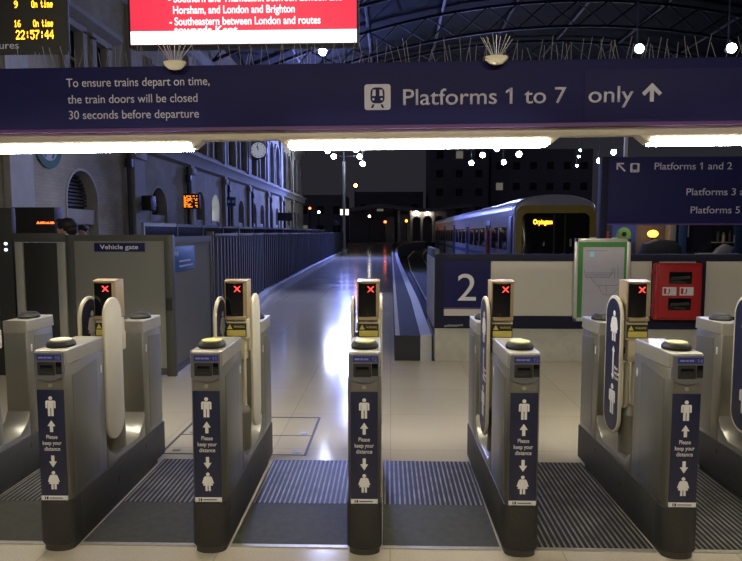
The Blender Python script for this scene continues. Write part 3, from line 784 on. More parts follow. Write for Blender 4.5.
# red fire cabinet
t = thing('fire_cabinet', 'red fire extinguisher cabinet with two dark windows on the barrier', 'cabinet', (3.60, 7.70, .565))
b = B(); b.box(-.29, .29, -.10, 0, 0, .72, .02, 3); b.done('body', M['red'], t)
dr = B().box(-.26, .275, -.116, -.1, .03, .69, .012, 3).done('door', M['red'], t)
for z in (.13, .46):
    b = B(); b.box(-.13, .15, -.119, -.114, z, z+.15, .002); b.done('window', M['glass_black'], dr)
    b = B(); b.tube((-.10, -.1205, z+.07), (.12, -.1205, z+.085), .018, 10); b.tube((-.06, -.1205, z+.03), (.08, -.1205, z+.02), .012, 8); b.done('extinguisher_view', M['box_pale'] if False else M['plinth'], dr)
for x in (-.17, .04):
    b = B(); b.box(x-.035, x+.135, -.119, -.114, .315, .42, .001); lab = b.done('notice', M['white'], dr)
    b = B(); b.box(x-.02, x+.01, -.1205, -.1185, .335, .405); b.box(x+.02, x+.05, -.1205, -.1185, .335, .345); b.box(x+.04, x+.055, -.1205, -.1185, .35, .40); b.done('notice_symbol', M['red'], dr)
b = B()
for z in (.15, .58): b.box(-.325, -.3, -.12, -.06, z, z+.05, .004)
b.done('hinge', M['red'], t)

# second overhead sign behind the barrier, on posts
Y2 = 8.2
t = thing('platform_sign', 'dark navy sign on posts behind the barrier, listing Platforms 1 and 2 first', 'sign', (2.81, Y2, 1.785))
b = B(); b.box(.09, 3.6, 0, .12, 0, .885, .004); b.done('board', M['navy'], t)
B().box(.09, 3.6, -.004, .12, -.02, 0).done('bottom_band', M['purple'], t)
B().box(0, .09, -.01, .13, -2.7, .885, .006).done('post', M['barrier_navy'], t); B().box(3.6, 3.69, -.01, .13, -2.7, .885, .006).done('post', M['barrier_navy'], t)
fr = front(-.0005, -2.80, -1.755)
lettering('platform_lettering', [('Platforms 1 and 2', 3.495, 2.470, 1.01, .132), ('Platforms 3 and 4', 3.925, 2.13, 1.01, .132), ('Platforms 5 to 7', 3.99, 1.89, .93, .132)], M['letter'], fr, t, .004)
b = B()
b.slab([(2.995, 2.56), (2.995, 2.47), (3.015, 2.47), (3.015, 2.527), (3.10, 2.442), (3.116, 2.458), (3.031, 2.54), (3.09, 2.54), (3.09, 2.56)], fr, .0012); b.done('arrow', M['letter'], t)
b = B(); b.slab(rrect(3.175, 3.295, 2.435, 2.555, .014), fr, .0012); b.done('train_pictogram', M['letter'], t)
b = B(); fr7 = front(-.0017, 3.235-2.8, 2.435-1.755); b.slab(rrect(-.033, .033, .034, .105, .02), fr7, .001); b.slab([(-.034, .01), (-.024, .01), (-.014, .03), (-.024, .03)], fr7, .001); b.slab([(.034, .01), (.024, .01), (.014, .03), (.024, .03)], fr7, .001); b.done('pictogram_train', M['navy'], t)
B().box(.31, .35, .04, .08, .885, 1.35).done('hanger', M['grey_post'], t)

# ================================================================== TRAIN
t = thing('train', 'white commuter train with yellow rimmed dark cab front standing at the platform', 'train', (5.42, 20, 0))
LEN = 36
def section(w, zt, zs, z0=-.75):
    pts = [(-w, z0), (-w, zs)]
    for i in range(1, 12):
        a = PI*i/12; pts.append((-w*math.cos(a), zs+(zt-zs)*math.sin(a)**.8))
    return pts + [(w, zs), (w, z0)]
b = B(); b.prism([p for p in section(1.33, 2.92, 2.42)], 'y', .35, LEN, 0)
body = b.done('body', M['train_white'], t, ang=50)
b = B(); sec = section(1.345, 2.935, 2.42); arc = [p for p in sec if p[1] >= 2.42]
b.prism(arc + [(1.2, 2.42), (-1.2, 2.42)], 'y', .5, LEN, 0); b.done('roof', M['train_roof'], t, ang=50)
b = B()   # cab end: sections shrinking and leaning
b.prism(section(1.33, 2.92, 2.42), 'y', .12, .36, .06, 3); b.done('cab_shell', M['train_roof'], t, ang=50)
# yellow rim
def ring(w0, w1, z0, z1t, z1b):
    o = rrect(-w0, w0, z0, z1t, .34, 6); i = rrect(-w1, w1, z0+.02, z1b, .2, 6)
    return o, i
b = B(); o, i = ring(1.30, 1.10, -.5, 2.56, 2.30)
b.prism([(u, v) for u, v in o], 'y', .02, .2, .02); b.done('cab_rim', M['train_yellow'], t)
b = B(); b.prism(i, 'y', .0, .06, .01); cw = b.done('windscreen', M['glass_black'], t)
b = B()
for x in (-.06, .3): b.box(x-.03, x+.03, -.012, .0, .3, 2.26)
b.done('door_pillar', M['plinth'], t)
b = B(); b.tube((-.55, -.02, .95), (-.35, -.02, 1.5), .012); b.tube((.5, -.02, .95), (.62, -.02, 1.5), .012); b.done('wiper', M['black'], t)
B().box(-1.3, 1.3, -.02, .3, -.9, .55, .05).done('cab_apron', M['train_yellow'], t)
for x in (-.95, .95):
    B().lathe([(.1, 0), (.1, -.03)], (x, -.02, .45), 16, axis='y').done('headlight', M['frame_alu'], t)
dd = B().box(-.78, -.05, -.006, .0, 1.86, 2.16).done('destination_display', M['black'], t)
lettering('destination_lettering', [('Orpington', -.74, 1.94, .62, .22)], M['amber_led'], front(-.0065), t, .02)
B().box(-.42, -.36, -.008, 0, 1.22, 1.36).done('cab_light', M['frame_alu'], t)
B().box(.46, .52, -.008, 0, 1.2, 1.45).done('cab_light', M['frame_alu'], t)
# side: windows, doors, stripe
for sx in (-1, 1):
    X = sx*1.33
    B().box(min(X, X+sx*.004), max(X, X+sx*.004), .5, LEN-.1, .62, .8).done('stripe', M['train_blue'], t)
    y = 1.4; k = 0
    while y < LEN-2.2:
        if k % 4 == 2:
            col = M['red'] if (k == 2 and sx < 0) else M['train_blue']
            d = B().box(min(X, X+sx*.012), max(X, X+sx*.012), y, y+1.3, .1, 2.15, .004).done('door', M['train_blue'], t)
            for q in (.12, .72):
                B().box(min(X, X+sx*.016), max(X, X+sx*.016), y+q, y+q+.46, 1.1, 1.95, .002).done('door_window', M['glass_black'], d)
            y += 1.55
        else:
            B().box(min(X, X+sx*.01), max(X, X+sx*.01), y, y+1.5, 1.05, 1.86, .004).done('side_window', M['glass_black'], t); y += 1.75
        k += 1
    B().box(min(X, X+sx*.03), max(X, X+sx*.03), .5, 1.05, .0, 2.2, .01).done('cab_door', M['train_blue'], t)
b = B()
for y in (3.5, 13, 22, 31):
    for x in (-.72, .72):
        for q in (-.9, .9): b.lathe([(.36, -.05), (.38, .05)], (x, y+q, -.41), 20, axis='x')
    b.box(-.9, .9, y-1.3, y+1.3, -.6, -.75+.3)
b.done('bogie', M['black'], t)
B().box(1.33, 1.42, .1, .25, 1.0, 2.3, .02).done('mirror_bracket', M['cream'], t)
# red buffer lamp post near the track end
t = thing('red_post', 'slim red post standing beside the train on the empty track side', 'post', (3.9, 24.4, -.95))
B().box(-.07, .07, -.05, .05, 0, 2.7, .01).done('post', M['red'], t); B().box(-.16, .16, -.12, .12, 0, .1).done('foot', M['kerb'], t)

# ================================================================== RIGHT: KIOSK ON THE FAR PLATFORM
t = thing('platform_office', 'dark glazed platform office with blue pillars seen below the second sign', 'office', (11.5, 24, -.02))
B().box(-1.7, 5.5, .4, 3.0, 0, 3.4).done('back_wall', M['office_wall'], t)
B().box(-1.8, 5.5, .0, 3.1, 3.1, 3.4).done('roof', M['building'], t)
B().box(-.62, -.36, -.1, .3, 0, 3.1, .01).done('pillar', M['grey_post'], t)
for x in (-.22, 1.95):
    B().box(x, x+.3, -.05, .35, 0, 3.1, .02).done('pillar', M['blue_post'], t)
B().box(.1, 1.2, .2, .38, .9, 2.4).done('window', M['dark_glass'], t)
B().box(1.22, 2.2, .15, .39, .9, 2.4).done('window', M['dark_glass'], t)
B().box(1.15, 2.25, -.02, .4, 1.27, 1.31).done('shelf', M['cream'], t)
b = B(); b.tube((.2, .1, 2.05), (.2, .1, 1.5), .03); b.tube((.2, .1, 2.05), (.5, .1, 2.1), .03); b.done('pipe', M['frame_alu'], t)
for i, (x, h, m) in enumerate(((12.85, .42, 'plinth'), (13.05, .36, 'cream'), (13.3, .46, 'plinth'), (13.5, .38, 'cream'))):
    tag(B().lathe([(.07, 0), (.07, h*.7), (.03, h*.85), (.03, h)], (x, 24.07, 1.29), 12).done('bottle', M[m]), ['dark bottle at the left end of the office shelf', 'pale bottle second along the office shelf', 'tall dark bottle third along the office shelf', 'pale bottle at the right end of the office shelf'][i], 'bottle', 'bottles on the office shelf')
tag(B().box(11.9, 13.4, 23.5, 23.95, -.02, .86, .02).done('counter', M['box_pale']), 'pale low counter in front of the platform office', 'counter')
tag(B().prism([(12.5, .86), (13.1, .86), (13.2, 1.1), (12.9, 1.22), (12.65, 1.05)], 'y', 23.55, 23.85, .04).done('paper_bag', M['poster']), 'crumpled pale bag lying on the low counter', 'bag')
t = thing('amber_beacon', 'amber beacon lamp glowing on a dark post near the platform office', 'lamp', (10.19, 23.8, -.02))
B().tube((0, 0, 0), (0, 0, 1.5), .04).done('post', M['black'], t)
B().box(-.12, .12, -.1, .1, 1.45, 1.5, .01).done('bracket', M['black'], t)
B().ball((0, -.02, 1.63), .17, 1.2, 1, .85).done('lens', M['lamp_amber'], t)
t = thing('buffer_trolley', 'dark bulky luggage trolley standing below the amber beacon', 'trolley', (10.2, 23.2, -.02))
B().prism([(-.7, .25), (.75, .25), (.75, 1.1), (.5, 1.38), (-.1, 1.42), (-.55, 1.25), (-.7, .8)], 'y', -.25, .3, .06).done('cover', M['coat'], t)
b = B()
for x in (-.5, .5):
    for y in (-.2, .25): b.lathe([(.13, -.03), (.13, .03)], (x, y, .13), 16, axis='x')
b.box(-.7, .75, -.25, .3, .18, .25); b.done('chassis', M['black'], t)
t = thing('green_board', 'lime green rounded board with dark round emblem behind the map frame', 'board', (9.02, 23.6, -.02))
B().prism([(-.32, .5)] + [(-.3+.0*i, 1.55) for i in range(1)] + [(.26*math.cos(a), 1.62+.26*math.sin(a)) for a in [PI-PI*i/10 for i in range(11)]] + [(.32, .5)], 'y', 0, .08, .01).done('panel', M['lime'], t)
b = B(); b.lathe([(.09, -.01), (.09, 0)], (0, 0, 1.62), 20, axis='y'); b.lathe([(.05, -.015), (.05, -.01)], (0, 0, 1.62), 16, axis='y'); b.done('emblem', M['coat'], t)
B().box(-.3, -.24, .0, .06, 0, .5).done('leg', M['black'], t); B().box(.24, .3, .0, .06, 0, .5).done('leg', M['black'], t)
tag(B().box(8.2, 8.55, 23.9, 24.1, -.02, 1.7, .03).done('red_cabinet', M['red']), 'narrow red cabinet on the far platform left of the green board', 'cabinet')

# ================================================================== LEFT: VEHICLE GATE AND FENCES
YV = 6.77
t = thing('vehicle_gate', 'grey panelled vehicle gate with dark frame and navy sign', 'gate', (-3.11, YV, 0))
b = B()
b.box(-.62, -.53, 0, .07, 0, 1.64, .004); b.box(.52, .62, 0, .07, 0, 1.64, .004); b.box(-.53, .52, 0, .07, 1.57, 1.64); b.box(-.53, .52, 0, .07, .02, .1)
b.done('frame', M['gate_frame'], t)
B().box(-.53, .52, .02, .05, .1, 1.57).done('panel', M['gate_grey'], t)
B().box(-.292, .295, .01, .021, 1.448, 1.548, .002).done('name_plate', M['navy'], t)
lettering('lettering', [('Vehicle gate', -.225, 1.478, .445, .073)], M['white'], front(.0098), t, .008)
B().box(.535, .60, -.03, .0, .78, .92, .004).done('lock', M['black'], t)
# panel returning along the platform
t = thing('hoarding_panel', 'grey hoarding panel with blue notice beside the vehicle gate', 'panel', (-2.53, YV+.08, 0), math.atan2(.09, 1.86))
b = B(); b.box(-.05, 0, 0, .07, 0, 1.62); b.box(-.05, 0, 1.78, 1.86, 0, 1.62); b.box(-.05, 0, .07, 1.78, 1.54, 1.62); b.box(-.05, 0, .07, 1.78, 0, .08); b.done('frame', M['gate_frame'], t)
B().box(-.045, -.012, .07, 1.78, .08, 1.54).done('panel', M['hoarding_dull'], t)
nb = B().box(-.012, -.006, .05, .98, 1.20, 1.50, .001).done('notice', M['blue_sign'], t)
lettering('notice_lettering', [('Stop', .06, 1.40, .22, .09)], M['white'], face_px(-.0058), t)
b = B(); 
for z, y1 in ((1.31, .78), (1.25, .88)): b.slab([(.3, z), (y1, z), (y1, z+.018), (.3, z+.018)], face_px(-.0058), .001)
b.done('notice_lines', M['letter'], t)
# left: dark gates between pale posts
t = thing('side_gate', 'black solid side gate between two pale grey posts left of vehicle gate', 'gate', (-4.0, YV, 0))
for x in (-.27, .222):
    B().box(x-.045, x+.045, -.02, .06, 0, 1.56, .006).done('post', M['grey_post'], t)
B().box(-.222, .175, .0, .04, .03, 1.55, .003).done('leaf', M['black'], t)
B().box(-.335, .268, -.01, .05, 1.56, 1.66, .003).done('head_rail', M['gate_frame'], t)
t = thing('black_screen', 'black screen panel with two small white lamps at left picture edge', 'panel', (-4.95, YV, 0))
B().box(-.9, .6, .0, .08, 0, 1.95, .004).done('panel', M['black'], t)
for z in (1.50, 1.57): B().ball((.525, -.005, z-.03), .018).done('lamp', mat('small_lamp', (.8, .8, .9), .4, emit=(.8, .85, 1), estr=2.5), t)
t = thing('destination_box', 'black display box with a red lit line of text on a post', 'display', (-5.45, 9.0, 0))
B().box(-.34, .34, 0, .25, 1.60, 2.05, .01).done('casing', M['black'], t)
B().tube((-.1, .12, 0), (-.1, .12, 1.6), .045).done('post', M['grey_post'], t)
b = B(); random.seed(3)
for i in range(22):
    h = random.choice((1, 2, 3)); b.box(.06+i*.0125, .069+i*.0125, -.003, 0, 1.80, 1.80+.011*h)
b.done('red_text_line', mat('red_orange_led', (.3, .05, 0), .5, emit=(1, .12, .02), estr=4), t)

# people behind the vehicle gate
def skin_mesh(verts, edges, radii, sub=2):
    me = bpy.data.meshes.new('s'); me.from_pydata([Vector(v) for v in verts], edges, [])
    o = bpy.data.objects.new('s', me); COL.objects.link(o)
    o.modifiers.new('k', 'SKIN'); sv = me.skin_vertices[0].data
    for v, r in zip(sv, radii): v.radius = (r, r) if not isinstance(r, tuple) else r
    sv[0].use_root = True
    s = o.modifiers.new('d', 'SUBSURF'); s.levels = sub
    bpy.context.view_layer.update()
    dg = bpy.context.evaluated_depsgraph_get(); out = bpy.data.meshes.new_from_object(o.evaluated_get(dg))
    bpy.data.objects.remove(o); bpy.data.meshes.remove(me); return out
def person(label, loc, rz, h):
    t = thing('person', label, 'person', loc, rz, None); k = h/1.8
    def S(l): return [tuple(c*k for c in p) for p in l]
    V = [(0, 0, .95), (0, 0, 1.2), (0, 0, 1.42), (0, .01, 1.52), (0, .02, 1.60), (0, .02, 1.70), (0, .12, 1.655), (0, .128, 1.64),
         (.19, 0, 1.42), (.25, .0, 1.14), (.24, .1, .90), (.24, .13, .82), (-.19, 0, 1.42), (-.25, 0, 1.14), (-.24, .1, .90), (-.24, .13, .82),
         (.1, 0, .9), (.11, .01, .5), (.11, -.02, .09), (.12, .12, .03), (-.1, 0, .9), (-.11, .01, .5), (-.11, -.02, .09), (-.12, .12, .03)]
    Ed = [(0, 1), (1, 2), (2, 3), (3, 4), (4, 5), (4, 6), (6, 7), (2, 8), (8, 9), (9, 10), (10, 11), (2, 12), (12, 13), (13, 14), (14, 15), (0, 16), (16, 17), (17, 18), (18, 19), (0, 20), (20, 21), (21, 22), (22, 23)]
    Rr = [(.14), .13, .14, .055, .085, .095, .03, .016, .06, .048, .035, .035, .06, .048, .035, .035, .085, .06, .045, .035, .085, .06, .045, .035]
    me = skin_mesh(S(V), Ed, [r*k for r in Rr]); me.materials.append(M['skin'])
    for p in me.polygons: p.use_smooth = True
    link(bpy.data.objects.new('body', me), t)
    me = skin_mesh(S([V[i] for i in (0, 1, 2, 8, 9, 10, 12, 13, 14)]), [(0, 1), (1, 2), (2, 3), (3, 4), (4, 5), (2, 6), (6, 7), (7, 8)], [r*k for r in (.17, .16, .165, .085, .07, .055, .085, .07, .055)]); me.materials.append(M['coat'])
    for p in me.polygons: p.use_smooth = True
    link(bpy.data.objects.new('coat', me), t)
    me = skin_mesh(S([V[i] for i in (0, 16, 17, 18, 20, 21, 22)]), [(0, 1), (1, 2), (2, 3), (0, 4), (4, 5), (5, 6)], [r*k for r in (.155, .11, .08, .065, .11, .08, .065)]); me.materials.append(M['trousers'])
    for p in me.polygons: p.use_smooth = True
    link(bpy.data.objects.new('trousers', me), t)
    b = B(); b.ball((0, -.005*k, 1.715*k), .112*k, .95, 1.08, .82, 3)
    b.ball((0, .085*k, 1.77*k), .05*k, 1.3, 1.0, .55)
    b.ball((0, -.05*k, 1.66*k), .09*k, .95, .8, .9); b.done('hair', M['hair'], t)
    b = B()
    for sx in (-1, 1): b.ball((.035*sx*k, .105*k, 1.665*k), .011*k)
    b.done('eyes', M['black'], t)
    b = B()
    for sx in (-1, 1): b.ball((.092*sx*k, .02*k, 1.645*k), .026*k, .4, .7, 1.1)
    b.done('ears', M['skin'], t)
person('person with dark hair in a dark coat facing left behind the vehicle gate', (-4.15, 7.6, 0), PI/2, 1.85)
person('person in a dark coat farther off, head just above the vehicle gate', (-6.75, 13.0, 0), PI, 1.84)

# ribbed platform fence: panels along a gently bending line
PATH = [(-2.66, 8.75), (-3.43, 15.8), (-3.75, 27.0), (-3.97, 39.5), (-4.25, 58)]
def walk(path, step):
    out = []; i = 0; p = Vector(path[0]); rest = step
    out.append(p.copy()); i = 0
    while i < len(path)-1:
        q = Vector(path[i+1]); d = (q-p).length
        if d >= rest: p = p+(q-p).normalized()*rest; out.append(p.copy()); rest = step
        else: rest -= d; p = q; i += 1
    return out
fp = walk(PATH, 2.35)
for k, (p, q) in enumerate(zip(fp, fp[1:])):
    d = (q-p); Ln = d.length-.085; ang = math.atan2(d.y, d.x)
    t = thing('fence_panel', 'dark ribbed steel fence panel in the run beside the platform', 'fence', (p.x, p.y, 0), ang, 'ribbed fence panels along the platform')
    prof = []; n = int(Ln/.29); w = Ln/n
    for i in range(n):
        x = .06+i*w; prof += [(x, 0), (x+w*.5, 0), (x+w*.58, -.06), (x+w*.92, -.06)]
    prof.append((.06+Ln, 0))
    B().prism(prof + [(.06+Ln, .02), (.06, .02)], 'z', .16, 1.6).done('ribbed_sheet', M['fence'], t, ang=20)
    B().box(0, .06, -.05, .05, 0, 1.68, .005).done('post', M['gate_frame'], t)
    b = B(); b.box(.06, .06+Ln, -.075, .03, 1.6, 1.65, .004); b.done('top_rail', M['gate_frame'], t)
b = B()
for (x0, y0), (x1, y1) in zip(PATH, PATH[1:]):
    b.prism([(x0-.06, y0), (x0+.2, y0), (x1+.2, y1), (x1-.06, y1)], 'z', 0, .13)
struct(b.done('trim_fence_kerb', M['kerb_white']))
# glazed screens standing behind the fence
P2 = [(-5.1, 12.2), (-5.05, 20), (-4.9, 30), (-4.9, 46)]
sp = walk(P2, 1.9)
for k, (p, q) in enumerate(zip(sp, sp[1:])):
    d = (q-p); Ln = d.length; ang = math.atan2(d.y, d.x)
    t = thing('glass_screen', 'glazed screen with pale posts standing behind the ribbed fence', 'screen', (p.x, p.y, 0), ang, 'glazed screens behind the fence')
    B().box(.04, Ln-.04, -.01, .01, .1, 1.8).done('pane', M['dark_glass'], t)
    b = B(); b.box(0, .06, -.03, .03, 0, 1.87); b.box(.06, Ln-.01, -.02, .02, 1.8, 1.87); b.done('frame', M['gate_frame'] if k % 4 else M['grey_post'], t)

# things on the facade
t = thing('wall_clock', 'round white wall clock on a bracket high on the facade', 'clock', (-7.0, 32.0, 6.0))
B().lathe([(.46, -.08), (.46, .08)], (0, 0, 0), 32, axis='y').done('case', M['stone_pipe'], t)
B().lathe([(.41, -.09), (.41, -.08)], (0, 0, 0), 32, axis='y').done('dial', mat('clock_dial', (.75, .75, .78), .4, emit=(.8, .85, 1), estr=.25), t)
b = B()
for i in range(12):
    a = PI*i/6; b.box(.34*math.sin(a)-.02, .34*math.sin(a)+.02, -.1, -.09, .34*math.cos(a)-.02, .34*math.cos(a)+.02)
b.tube((0, -.1, 0), (-.1, -.1, .2), .02, 6); b.tube((0, -.1, 0), (-.06, -.1, .33), .014, 6); b.done('hands', M['black'], t)
B().box(-.32, 0, -.02, .02, -.52, -.46).done('bracket', M['stone_pipe'], t)
t = thing('wall_speaker', 'dark box loudspeaker on the facade left of the second arch', 'speaker', (-7.0, 17.2, 2.3))
B().box(-.12, .16, -.2, .2, 0, .42, .02).done('case', M['black'], t); B().box(-.3, -.12, -.04, .04, .16, .24).done('bracket', M['black'], t)
b = B()
t = thing('wall_emblem', 'faded round green and white emblem painted high on the brick wall', 'emblem', (FX, 12.7, 3.55), 0)
B().lathe([(.52, 0), (.52, .03)], (0, 0, 0), 32, axis='x').done('disc', M['teal'], t)
b = B(); b.lathe([(.36, .03), (.36, .034)], (0, 0, 0), 32, axis='x')
b.done('inner_disc', M['mural_white'], t)
b = B()
for s in (-1, 1):
    b.prism([(s*.10, -.3), (s*.16, -.3), (s*.3, .0), (s*.24, .22), (s*.18, .2), (s*.22, 0)], 'x', .034, .038)
b.done('wavy_marks', M['teal'], t)
# amber display on a pole
t = thing('taxi_display', 'small orange dot matrix display on a pole before the facade', 'display', (-5.35, 16.0, 0))
B().box(-.22, .22, 0, .12, 2.3, 2.7, .01).done('casing', M['black'], t); B().tube((.0, .06, 0), (.0, .06, 2.3), .04).done('post', M['grey_post'], t)
b = B(); random.seed(11)
for r in range(9):
    for c in range(11):
        if random.random() < (.78 if c < 6 else .45 if c > 8 else .2): b.box(-.19+c*.034, -.166+c*.034, -.004, 0, 2.34+r*.036, 2.362+r*.036)
b.done('dot_text', M['orange_led'], t)
def post_sign(x, y, w, z0, z1, label, marks):
    t = thing('post_sign', label, 'sign', (x, y, 0))
    B().tube((0, .03, 0), (0, .03, z0), .035).done('post', M['stone_pipe'], t)
    B().box(-w/2, w/2, 0, .05, z0, z1, .008).done('plate', M['blue_sign'] if marks else M['train_blue'], t)
    if marks:
        b = B()
        for q in (-.09, .09): b.lathe([(.06, -.005), (.06, 0)], (q, 0, (z0+z1)/2), 16, axis='y')
        b.done('symbols', M['white'], t)
post_sign(-6.4, 24, .36, 2.72, 3.08, 'small blue sign with two white round symbols on a post before the facade', True)
post_sign(-5.3, 30, .72, 2.25, 2.65, 'dark blue sign board on a post behind the fence', False)

# ================================================================== LAMPS
def flood_head(parent, p, r, lens, tilt=0):
    h = B().lathe([(r*.6, .22), (r*1.1, .06), (r*1.12, 0)], (p[0], p[1], p[2]), 20, axis='y').done('lamp_head', M['iron'], parent)
    B().lathe([(r, 0), (r*.86, -r*.45), (r*.3, -r*.75)], (p[0], p[1], p[2]), 20, axis='y').done('lens', lens, h)
t = thing('lamp_post', 'tall pale lamp post with a cluster of white floodlights on the platform', 'lamp post', (-3.5, 45, 0))
B().tube((0, 0, 0), (0, 0, 6.9), .11, 12, .09).done('pole', M['grey_post'], t)
B().lathe([(.22, 0), (.22, .35), (.16, .45)], (0, 0, 0), 16).done('pole_base', M['grey_post'], t)
b = B()
b.tube((0, 0, 6.6), (0, 0, 8.0), .06); b.tube((-1.2, 0, 7.7), (1.5, 0, 7.7), .05); b.tube((-.8, 0, 7.3), (1.4, 0, 7.3), .05); b.tube((1.4, 0, 6.7), (1.4, 0, 7.8), .04); b.done('cross_arm', M['iron'], t)
for dx, z in ((-1.19, 7.68), (-.75, 7.27), (.89, 7.76), (1.18, 7.25), (1.40, 6.73)): flood_head(t, (dx, -.12, z), .18, M['lamp_white'])
GANTRY_Y = 44.6
def hang_flood(x, y, z, label, r=.2, lens='lamp_white', group='floodlights hanging over the tracks'):
    t = thing('hanging_floodlight', label, 'floodlight', (x, y, z), 0, group)
    flood_head(t, (0, 0, 0), r, M[lens])
    B().tube((0, .18, .1), (0, .18, chord(x)-z-.08), .02, 6).done('drop_rod', M['iron'], t)
hang_flood(-1.99, 17.8, 6.89, 'white floodlight hanging just below the red information screen', .11, 'lamp_small')
hang_flood(7.06, 17.8, 6.88, 'white floodlight shining over the sign above the word only', .125, 'lamp_small')
hang_flood(9.63, 17.8, 6.87, 'white floodlight shining over the sign at the far right', .13, 'lamp_small')
for x, y, z, r in ((-2.6, 23, 7.3, .12), (-2.15, 29, 7.1, .13), (-1.9, 36, 8.3, .14)):  # unseen lamps, added to give the bright streaks on the platform floor
    hang_flood(x, y, z, 'unseen white floodlight added behind the overhead sign, mirrored as a streak on the platform floor', r, 'lamp_dimmer')
for i, (x, z, r) in enumerate(((5.87, 6.72, .17), (6.67, 7.29, .18), (7.69, 7.72, .17), (8.21, 6.77, .17), (9.3, 7.34, .2))):
    hang_flood(x, GANTRY_Y, z, ['lowest left', 'upper left', 'topmost', 'lower right', 'upper right'][i] + ' white floodlight of the five hanging above the train roof', r)
for i, (x, z, r) in enumerate(((13.7, 7.6, .08), (13.6, 7.15, .08), (13.5, 6.5, .08))):
    hang_flood(x, GANTRY_Y, z, ['top', 'middle', 'bottom'][i] + ' small lamp of three in a column right of the train', r)
hang_flood(15.1, GANTRY_Y, 6.85, 'white floodlight just left of the second sign post', .19)
hang_flood(16.1, GANTRY_Y, 7.45, 'white floodlight by the pale hanger above the second sign', .17)

# far canopy building with its own lamps
t = thing('platform_canopy', 'curved white platform canopy with lit arched shelter at the platform end', 'canopy', (0, 99, 0))
b = B(); n = 20; xs = [-7+20*i/n for i in range(n+1)]
def cz(x): return 5.3+.35*math.sin(x*.45+2.2)
for a, c in zip(xs, xs[1:]): b.prism([(a, cz(a)), (c, cz(c)), (c, cz(c)+.55), (a, cz(a)+.55)], 'y', -2, 3)
b.done('roof', M['canopy'], t)
for x in (1.3, 3.3, 5.0, 6.9, 8.8): B().box(x-.2, x+.2, -1.0, -.6, 0, 5.2).done('column', M['canopy'], t)
b = B()
for x0, x1 in ((3.5, 4.8), (5.2, 6.7), (7.1, 8.6)):
    c = (x0+x1)/2; w = x1-x0
    b.prism(arch_pts(c, w, 3.6) + [(c+w/2, 5.2), (c-w/2, 5.2)], 'y', -.95, -.7)
b.done('arches', M['canopy'], t)
B().box(-7, 9, 2.6, 2.9, 0, 5.2).done('back_wall', M['building'], t)
B().box(1.4, 3.2, .4, 2.5, 0, 4.6).done('kiosk', M['canopy'], t)
B().box(-.8, .6, .4, 2.5, 0, 4.2).done('waiting_room', M['canopy'], t)
for x in (4.1, 5.9): B().ball((x, -1.2, 4.95), .22).done('lamp', M['lamp_warm'], t)
def post_lamp(name, x, y, z, r, m, label, cat='lamp'):
    t = thing(name, label, cat, (x, y, 0)); B().tube((0, 0, 0), (0, 0, z-r*.7), .06).done('post', M['iron'], t)
    B().box(-r*1.3, r*1.3, -.02, .2, z-r*1.3, z+r*1.3, .02).done('head', M['black'], t)
    B().lathe([(r, -.02), (r*.7, -.08), (r*.2, -.1)], (0, 0, z), 16, axis='y').done('lens', M[m], t)
post_lamp('signal', -.9, 94, 3.3, .2, 'lamp_red', 'red signal lamp at the platform end, left of the lit shelter', 'signal')
post_lamp('signal', 2.4, 94, 3.45, .2, 'lamp_amber', 'orange signal lamp at the platform end against the shelter wall', 'signal')
post_lamp('signal', -8.9, 66, 4.3, .14, 'lamp_red', 'red signal lamp beyond the end of the brick facade', 'signal')
post_lamp('street_lamp', -6.0, 102.5, 9.6, .3, 'lamp_orange', 'orange street lamp glowing high beyond the platform', 'street lamp')
post_lamp('street_lamp', -3.0, 84, 3.9, .18, 'lamp_pale', 'small white lamp low beyond the platform fence', 'street lamp')
post_lamp('street_lamp', -9.0, 75, 4.2, .16, 'lamp_pale', 'small white lamp beyond the facade corner', 'street lamp')
t = thing('light_box', 'glowing white light box beside the lamp post pole', 'light box', (-4.35, 56, 0))
B().box(-.45, .45, 0, .2, 3.2, 3.9, .02).done('casing', M['black'], t); B().box(-.36, .42, -.01, 0, 3.28, 3.82).done('face', mat('lightbox_face', (.8, .8, .7), .4, emit=(1, .95, .72), estr=1.6), t)
B().tube((0, .1, 0), (0, .1, 3.2), .06).done('post', M['iron'], t)
post_sign(-4.55, 50, .5, 2.3, 2.7, 'dark sign on a post at the far end of the ribbed fence', False)

# ================================================================== LIGHT, SKY, CAMERA
def area(name, loc, rot, sx, sy, energy, color):
    l = bpy.data.lights.new(name, 'AREA'); l.shape = 'RECTANGLE'; l.size = sx; l.size_y = sy; l.energy = energy; l.color = color
    o = bpy.data.objects.new(name, l); o.location = loc; o.rotation_euler = rot; return link(o)
# concourse ceiling lamps behind the viewer
area('concourse_lamp', (-2.5, -3.0, 5.5), (math.radians(12), 0, 0), 2.4, .6, 195, (1, .87, .64))
area('concourse_lamp', (2.5, -3.0, 5.5), (math.radians(12), 0, 0), 2.4, .6, 195, (1, .87, .64))
# added fill light that brightens the green board and far platform office
area('office_fill', (9.6, 22.6, 3.6), (math.radians(-20), 0, 0), 1.2, .4, 45, (1, .93, .8))
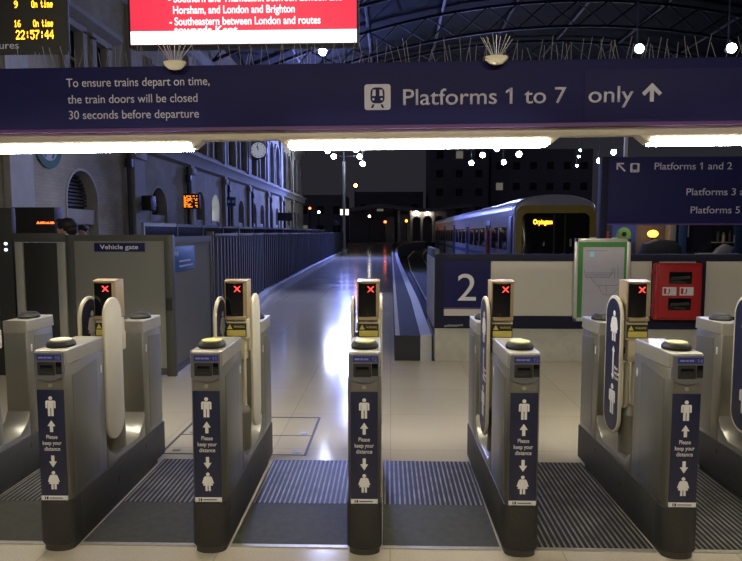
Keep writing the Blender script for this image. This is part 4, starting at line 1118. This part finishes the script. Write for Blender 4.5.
# beams of the floodlight clusters
def spot(loc, target, energy, deg, color=(.19, .26, 1), r=.18):
    l = bpy.data.lights.new('flood_beam', 'SPOT'); l.energy = energy; l.spot_size = math.radians(deg); l.spot_blend = .6; l.color = color; l.shadow_soft_size = r
    o = bpy.data.objects.new('flood_beam', l); o.location = loc
    o.rotation_euler = (Vector(target)-Vector(loc)).to_track_quat('-Z', 'Y').to_euler(); return link(o)
spot((-2.0, 17.5, 6.8), (-2.0, 8.5, 0), 1100, 110, (.5, .56, 1))
spot((7.0, 17.5, 6.8), (2.5, 8.5, 0), 1000, 110, (.5, .56, 1))
spot((-3.3, 44.6, 7.2), (-1.6, 20, 0), 8000, 110)
spot((7.5, 44.2, 7.0), (3, 22, 0), 2600, 110)
w = bpy.data.worlds.new('night_sky'); SC.world = w; w.use_nodes = True
bg = w.node_tree.nodes['Background']
tc = w.node_tree.nodes.new('ShaderNodeTexCoord'); gr = w.node_tree.nodes.new('ShaderNodeSeparateXYZ'); rp = w.node_tree.nodes.new('ShaderNodeValToRGB')
w.node_tree.links.new(tc.outputs['Generated'], gr.inputs[0]); w.node_tree.links.new(gr.outputs[2], rp.inputs[0]); w.node_tree.links.new(rp.outputs[0], bg.inputs[0])
rp.color_ramp.elements[0].position = .3; rp.color_ramp.elements[0].color = (.017, .0168, .0215, 1); rp.color_ramp.elements[1].position = .7; rp.color_ramp.elements[1].color = (.012, .0115, .024, 1)
bg.inputs[1].default_value = 1.0

cam = bpy.data.cameras.new('camera'); co = bpy.data.objects.new('camera', cam); link(co)
cam.sensor_width = 36; cam.lens = 600/742*36; cam.clip_start = .05; cam.clip_end = 400
R = Matrix.Rotation(math.radians(1.9), 3, 'Z') @ Matrix.Rotation(PI/2-math.radians(4.58), 3, 'X') @ Matrix.Rotation(-math.radians(.02), 3, 'Z')
co.matrix_world = Matrix.Translation((0, 0, 1.667)) @ R.to_4x4()
SC.camera = co
SC.view_settings.view_transform = 'Standard'; SC.view_settings.look = 'None'; SC.view_settings.exposure = 0.15; SC.view_settings.gamma = 1
SC.view_settings.use_curve_mapping = False
